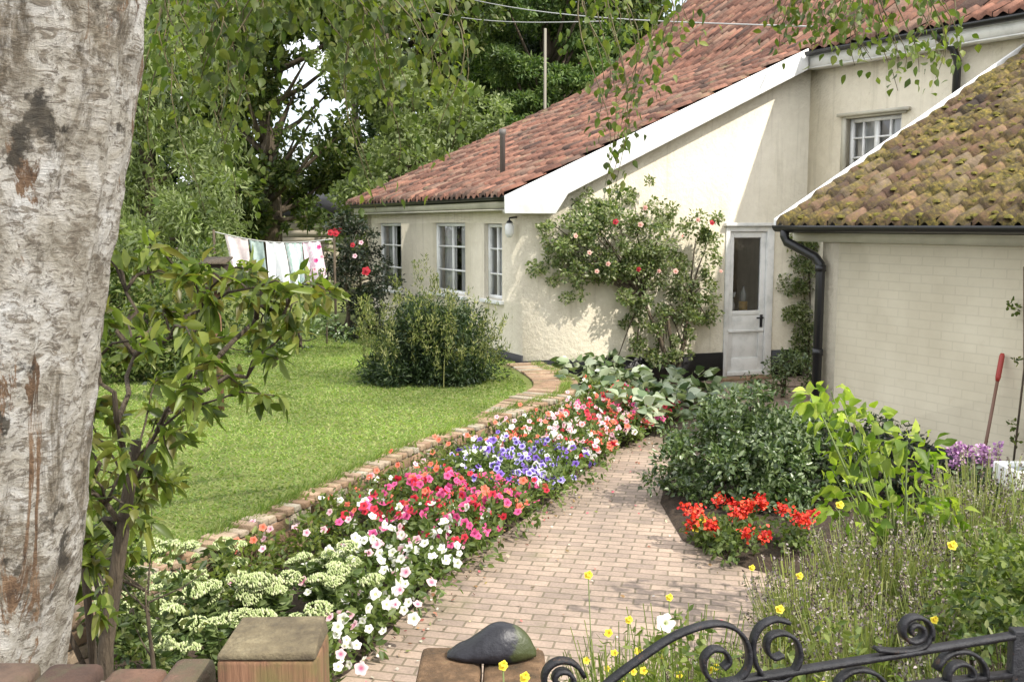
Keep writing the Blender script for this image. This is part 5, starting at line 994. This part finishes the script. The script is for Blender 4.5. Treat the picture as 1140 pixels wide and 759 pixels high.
for (x_, y_) in tips:
    Y = 3.05+random.uniform(-.35, .45); e_ = at(x_, y_, Y); s_ = min(hub.values(), key=lambda q: (q-e_).length+max(0, q.z-e_.z+.05)*1.5); m_ = s_.lerp(e_, .5)+Vector((random.gauss(0, .015), 0, .035)); P = [s_, s_.lerp(m_, .5)+Vector((0, 0, .02)), m_, m_.lerp(e_, .5)+Vector((0, 0, .02)), e_]; mb.tube(P, [.0045, .004, .0035, .003, .0018], 6)
    PA = np.array([tuple(p) for p in P]); nn_ = 21; f = R.uniform(2.1, 4, nn_); f[:10] = R.uniform(3.5, 4, 10); i_ = np.minimum(f.astype(int), 3); fr = (f-i_)[:, None]; Pq = PA[i_]*(1-fr)+PA[i_+1]*fr+R.normal(size=(nn_, 3))*.012
    Dq = R.normal(size=(nn_, 3))*.75+np.array(e_-m_)/max((e_-m_).length, .01)*.5; Dq[:, 2] -= .25
    lf_.add(Pq, Dq, R.uniform(.04, .088, nn_), R.uniform(.018, .034, nn_), fold=.2, droop=.2)
lf_.build('foliage', LM['shrub'], ns); mb.build('stems', M['bark'], ns, smooth=True)
# ivy / low growth at the foot of the birch
iv = tree('low_bush', (-1.3, 3.4, .33), .6, ell((-1.45, 3.6, .75), .35, .3, .4, 12, .16), LM['mid'], .045, 5000, 'low green growth between the birch trunk and the sedums', 'bush', trunk_r=.012, tname='stems', cname='foliage')
# ------------------------------------------------------------------ front wall, posts, stone, iron gate
fwall = thing('front_wall', (-.9, 1.5, 0), 'low front wall topped with worn bricks at the bottom left edge', 'wall'); mb = MB(); core = MB()
zt = at(100, 752, 1.5).z; x_ = -2.3
xr = at(232, 745, 1.5).x
while x_ < xr-.05:
    w_ = random.uniform(.095, .112); dz = random.uniform(-.012, .008); mb.box(x_, min(x_+w_-.012, xr), 1.32, 1.55, zt-.09+dz, zt+dz+.004); x_ += w_
mb.build('coping_bricks', M['brick'], fwall, bevel=.014)
core.box(-2.3, xr, 1.34, 1.53, -.02, zt-.1); core.box(-2.3, xr-.01, 1.345, 1.525, zt-.1, zt-.02); core.build('core', M['mortar'], fwall)
mb = MB(); z_ = 0; r_i = 0
while z_ < zt-.17:
    x_ = -2.3-(.11 if r_i % 2 else 0)
    while x_ < xr: mb.box(max(x_, -2.3), min(x_+.215, xr+.002), 1.326, 1.534, z_+.002, z_+.066); x_ += .226
    z_ += .076; r_i += 1
mb.build('brick_courses', M['brick'], fwall, bevel=.004)
gpst = thing('gate_post', (*at(296, 720, 1.46).xy, 0), 'square weathered wooden post with mossy top at the bottom left of the path', 'post')
xl = at(240, 720, 1.41).x; xrr = at(351, 718, 1.41).x; z_ = at(296, 716, 1.41).z; mb = MB(); mb.box(xl, xrr, 1.41, 1.52, 0, z_-.028); mb.build('shaft', M['wood'], gpst, bevel=.006)
mb = MB(); mb.hexa([(xl, 1.41, z_-.027), (xrr, 1.41, z_-.027), (xrr, 1.52, z_-.027), (xl, 1.52, z_-.027), (xl+.001, 1.412, z_-.018), (xrr-.001, 1.412, z_-.014), (xrr-.006, 1.518, z_), (xl+.012, 1.518, z_-.002)]); mb.build('top', M['woodtop'], gpst, bevel=.003)
PX = 1.98; DP = .29; zb_ = at(470, 718, PX+DP); zt = zb_.z; b_ = at(606, 722, PX+DP); a_ = zb_
pr_ = thing('gate_pier', ((a_.x+b_.x)/2, PX+.1, 0), 'mossy brown brick gate pier carrying the black stone', 'gate pier'); mb = MB()
mossb = M['mossbrick'] = mat('mossy_brick', rough=.95); base(mossb, ramp(mossb, noise(mossb, 16, 9, .75), [(.3, (.06, .045, .025)), (.5, (.17, .10, .05)), (.62, (.28, .17, .09)), (.75, (.20, .17, .07))])); bump(mossb, noise(mossb, 45, 8, .75), 1, .02)
mb.box(a_.x, (a_.x+b_.x)/2-.003, PX, PX+DP, zt-.085, zt, .2); mb.box((a_.x+b_.x)/2+.003, b_.x, PX, PX+DP, zt-.085, zt-.004, .6); mb.build('cap', mossb, pr_, bevel=.014)
mb = MB(); z_ = 0
while z_ < zt-.16: mb.box(a_.x+.012, (a_.x+b_.x)/2-.004, PX+.012, PX+DP-.01, z_, z_+.066); mb.box((a_.x+b_.x)/2+.004, b_.x-.012, PX+.012, PX+DP-.01, z_, z_+.066); z_ += .076
mb.build('brick_courses', M['brick'], pr_, bevel=.005); mb = MB(); mb.box(a_.x+.02, b_.x-.02, PX+.02, PX+DP-.02, 0, zt-.086); mb.build('core', M['mortar'], pr_)
# black stone: smooth hump with a low pointed left end
PX += .14; SL = at(498, 720, PX+.09); SR = at(597, 712, PX+.09); Ls = SR.x-SL.x; V = []; K = 20; NS = 30
hp = [(0, .05), (.1, .30), (.22, .42), (.36, .70), (.5, .94), (.62, 1.0), (.75, .95), (.88, .72), (.96, .42), (1, .05)]
def ip1(f, tb):
    for (a1_, b1_), (a2_, b2_) in zip(tb, tb[1:]):
        if f <= a2_: return b1_+(b2_-b1_)*(f-a1_)/(a2_-a1_)
    return tb[-1][1]
hh_ = .078
for i in range(NS+1):
    f = i/NS; hgt = (ip1(max(0, f-.03), hp)+ip1(f, hp)+ip1(min(1, f+.03), hp))/3*hh_; wd_ = .05*math.sin(math.pi*min(1, max(0, f*.92+.06)))**.6
    for j in range(K):
        a = 2*math.pi*j/K; r2 = 1+.05*mn.noise(Vector((f*7, math.cos(a)*1.5, math.sin(a)*1.5))); y_ = wd_*math.cos(a)*r2; zz = hgt*math.sin(a)*r2 if math.sin(a) > 0 else .003*math.sin(a)
        V.append((SL.x+Ls*f, PX+.09+y_, zt+.003+max(0, zz)+.001))
Fq = [(i*K+j, (i+1)*K+j, (i+1)*K+(j+1) % K, i*K+(j+1) % K) for i in range(NS) for j in range(K)]+[tuple(range(K)), tuple(range(NS*K, (NS+1)*K))[::-1]]
tag(link('black_stone', V, Fq, M['stone'], smooth=True, origin=((SL.x+SR.x)/2-.06, PX+.09, zt)), 'smooth black stone with a mossy right end resting on the brick pier', 'stone')
# iron gate, in its own upright plane
gA = Vector(at(600, 740, 1.62)); gB = Vector(at(1140, 706, 1.84)); ge = Vector((gB.x-gA.x, gB.y-gA.y)).normalized(); gn = Vector((ge.y, -ge.x))
ig = thing('iron_gate', (gA.x+ge.x*.5, gA.y+ge.y*.5, 0), 'black wrought iron gate with scrolls at the bottom right', 'gate')
def g3(px_, py_, o=0): s_, z_ = hit(px_, py_, gA.xy, ge); return Vector((gA.x+ge.x*s_+gn.x*o, gA.y+ge.y*s_+gn.y*o, z_))
def strap(mb, P, w_=.011, t_=.0045):
    w_ *= .8; t_ *= .8                         # flat bar on a curve in the gate plane
    n_ = len(P); V = []; pn = Vector((gn.x, gn.y, 0))
    for i, p in enumerate(P):
        t = (P[min(i+1, n_-1)]-P[max(i-1, 0)]).normalized(); b = t.cross(pn).normalized()
        for (u, v) in ((-1, -1), (1, -1), (1, 1), (-1, 1)): V.append(p+pn*w_*u+b*t_*v)
    mb.add(V, [(i*4+j, i*4+(j+1) % 4, (i+1)*4+(j+1) % 4, (i+1)*4+j) for i in range(n_-1) for j in range(4)]+[(3, 2, 1, 0), tuple(range(4*n_-4, 4*n_))])
def cat(pp, n_=8): return [g3(q_.x, q_.y) for q_ in smooth_line(pp, n_)]
def spiral(cx, cy, r0, r1, a0, turns, n_=46, sq=1.0): return [g3(cx+(r0+(r1-r0)*f)*math.cos(a0+turns*2*math.pi*f), cy+(r0+(r1-r0)*f)*math.sin(a0+turns*2*math.pi*f)*sq) for f in np.linspace(0, 1, n_)]
mb = MB(); strap(mb, [g3(x_, 757-(x_-820)*.1625) for x_ in np.linspace(790, 1260, 12)], .013, .0055); mb.build('top_rail', M['iron'], ig)
mb = MB(); strap(mb, cat([(640, 800), (672, 764), (712, 733), (752, 707), (792, 694), (818, 699), (832, 718), (832, 742), (818, 758), (800, 761), (786, 750), (783, 733), (793, 722), (806, 724), (811, 735), (804, 743)]), .012, .0045); mb.build('scroll', M['iron'], ig)
mb = MB(); strap(mb, cat([(872, 764), (852, 754), (840, 736), (838, 714), (846, 697), (862, 689), (878, 692)]), .012, .004); strap(mb, cat([(848, 752), (868, 757), (884, 745), (890, 728), (885, 711), (871, 704), (857, 708), (853, 721), (860, 731), (871, 728)]), .012, .004); mb.build('scroll', M['iron'], ig)
mb = MB(); strap(mb, spiral(1018, 702, 19, 4, .5, -1.7), .012, .0045); strap(mb, cat([(975, 722), (1000, 724), (1025, 720), (1036, 706)]), .012, .004); mb.build('scroll', M['iron'], ig)
mb = MB(); strap(mb, spiral(1072, 752, 31, 6, -2.9, 1.8), .012, .0045); mb.build('scroll', M['iron'], ig)
mb = MB(); strap(mb, spiral(625, 757, 25, 5, -.2, -1.7), .012, .0045); mb.build('scroll', M['iron'], ig)
mb = MB(); strap(mb, spiral(955, 775, 34, 6, -.3, -1.6), .012, .0045); mb.build('scroll', M['iron'], ig)
mb = MB(); a_ = g3(1133, 706); mb.box(a_.x-.013, a_.x+.02, a_.y-.013, a_.y+.013, 0.05, a_.z+.012); mb.build('upright', M['iron'], ig, bevel=.003)
for x_ in (600, 700, 800, 900, 1000, 1080): a_ = g3(x_, 800); mb = MB(); mb.tube([(a_.x, a_.y, .12), (a_.x, a_.y, a_.z)], .007, 8); mb.build('bar', M['iron'], ig)
a_ = g3(598, 800); b_ = g3(1140, 800); mb = MB(); strap(mb, [Vector((a_.x, a_.y, .15)), Vector((b_.x, b_.y, .15))], .012, .008); mb.build('bottom_rail', M['iron'], ig)
mb = MB(); strap(mb, [Vector((a_.x, a_.y, a_.z-.02)), Vector((b_.x, b_.y, a_.z-.02))], .012, .006); mb.build('middle_rail', M['iron'], ig)
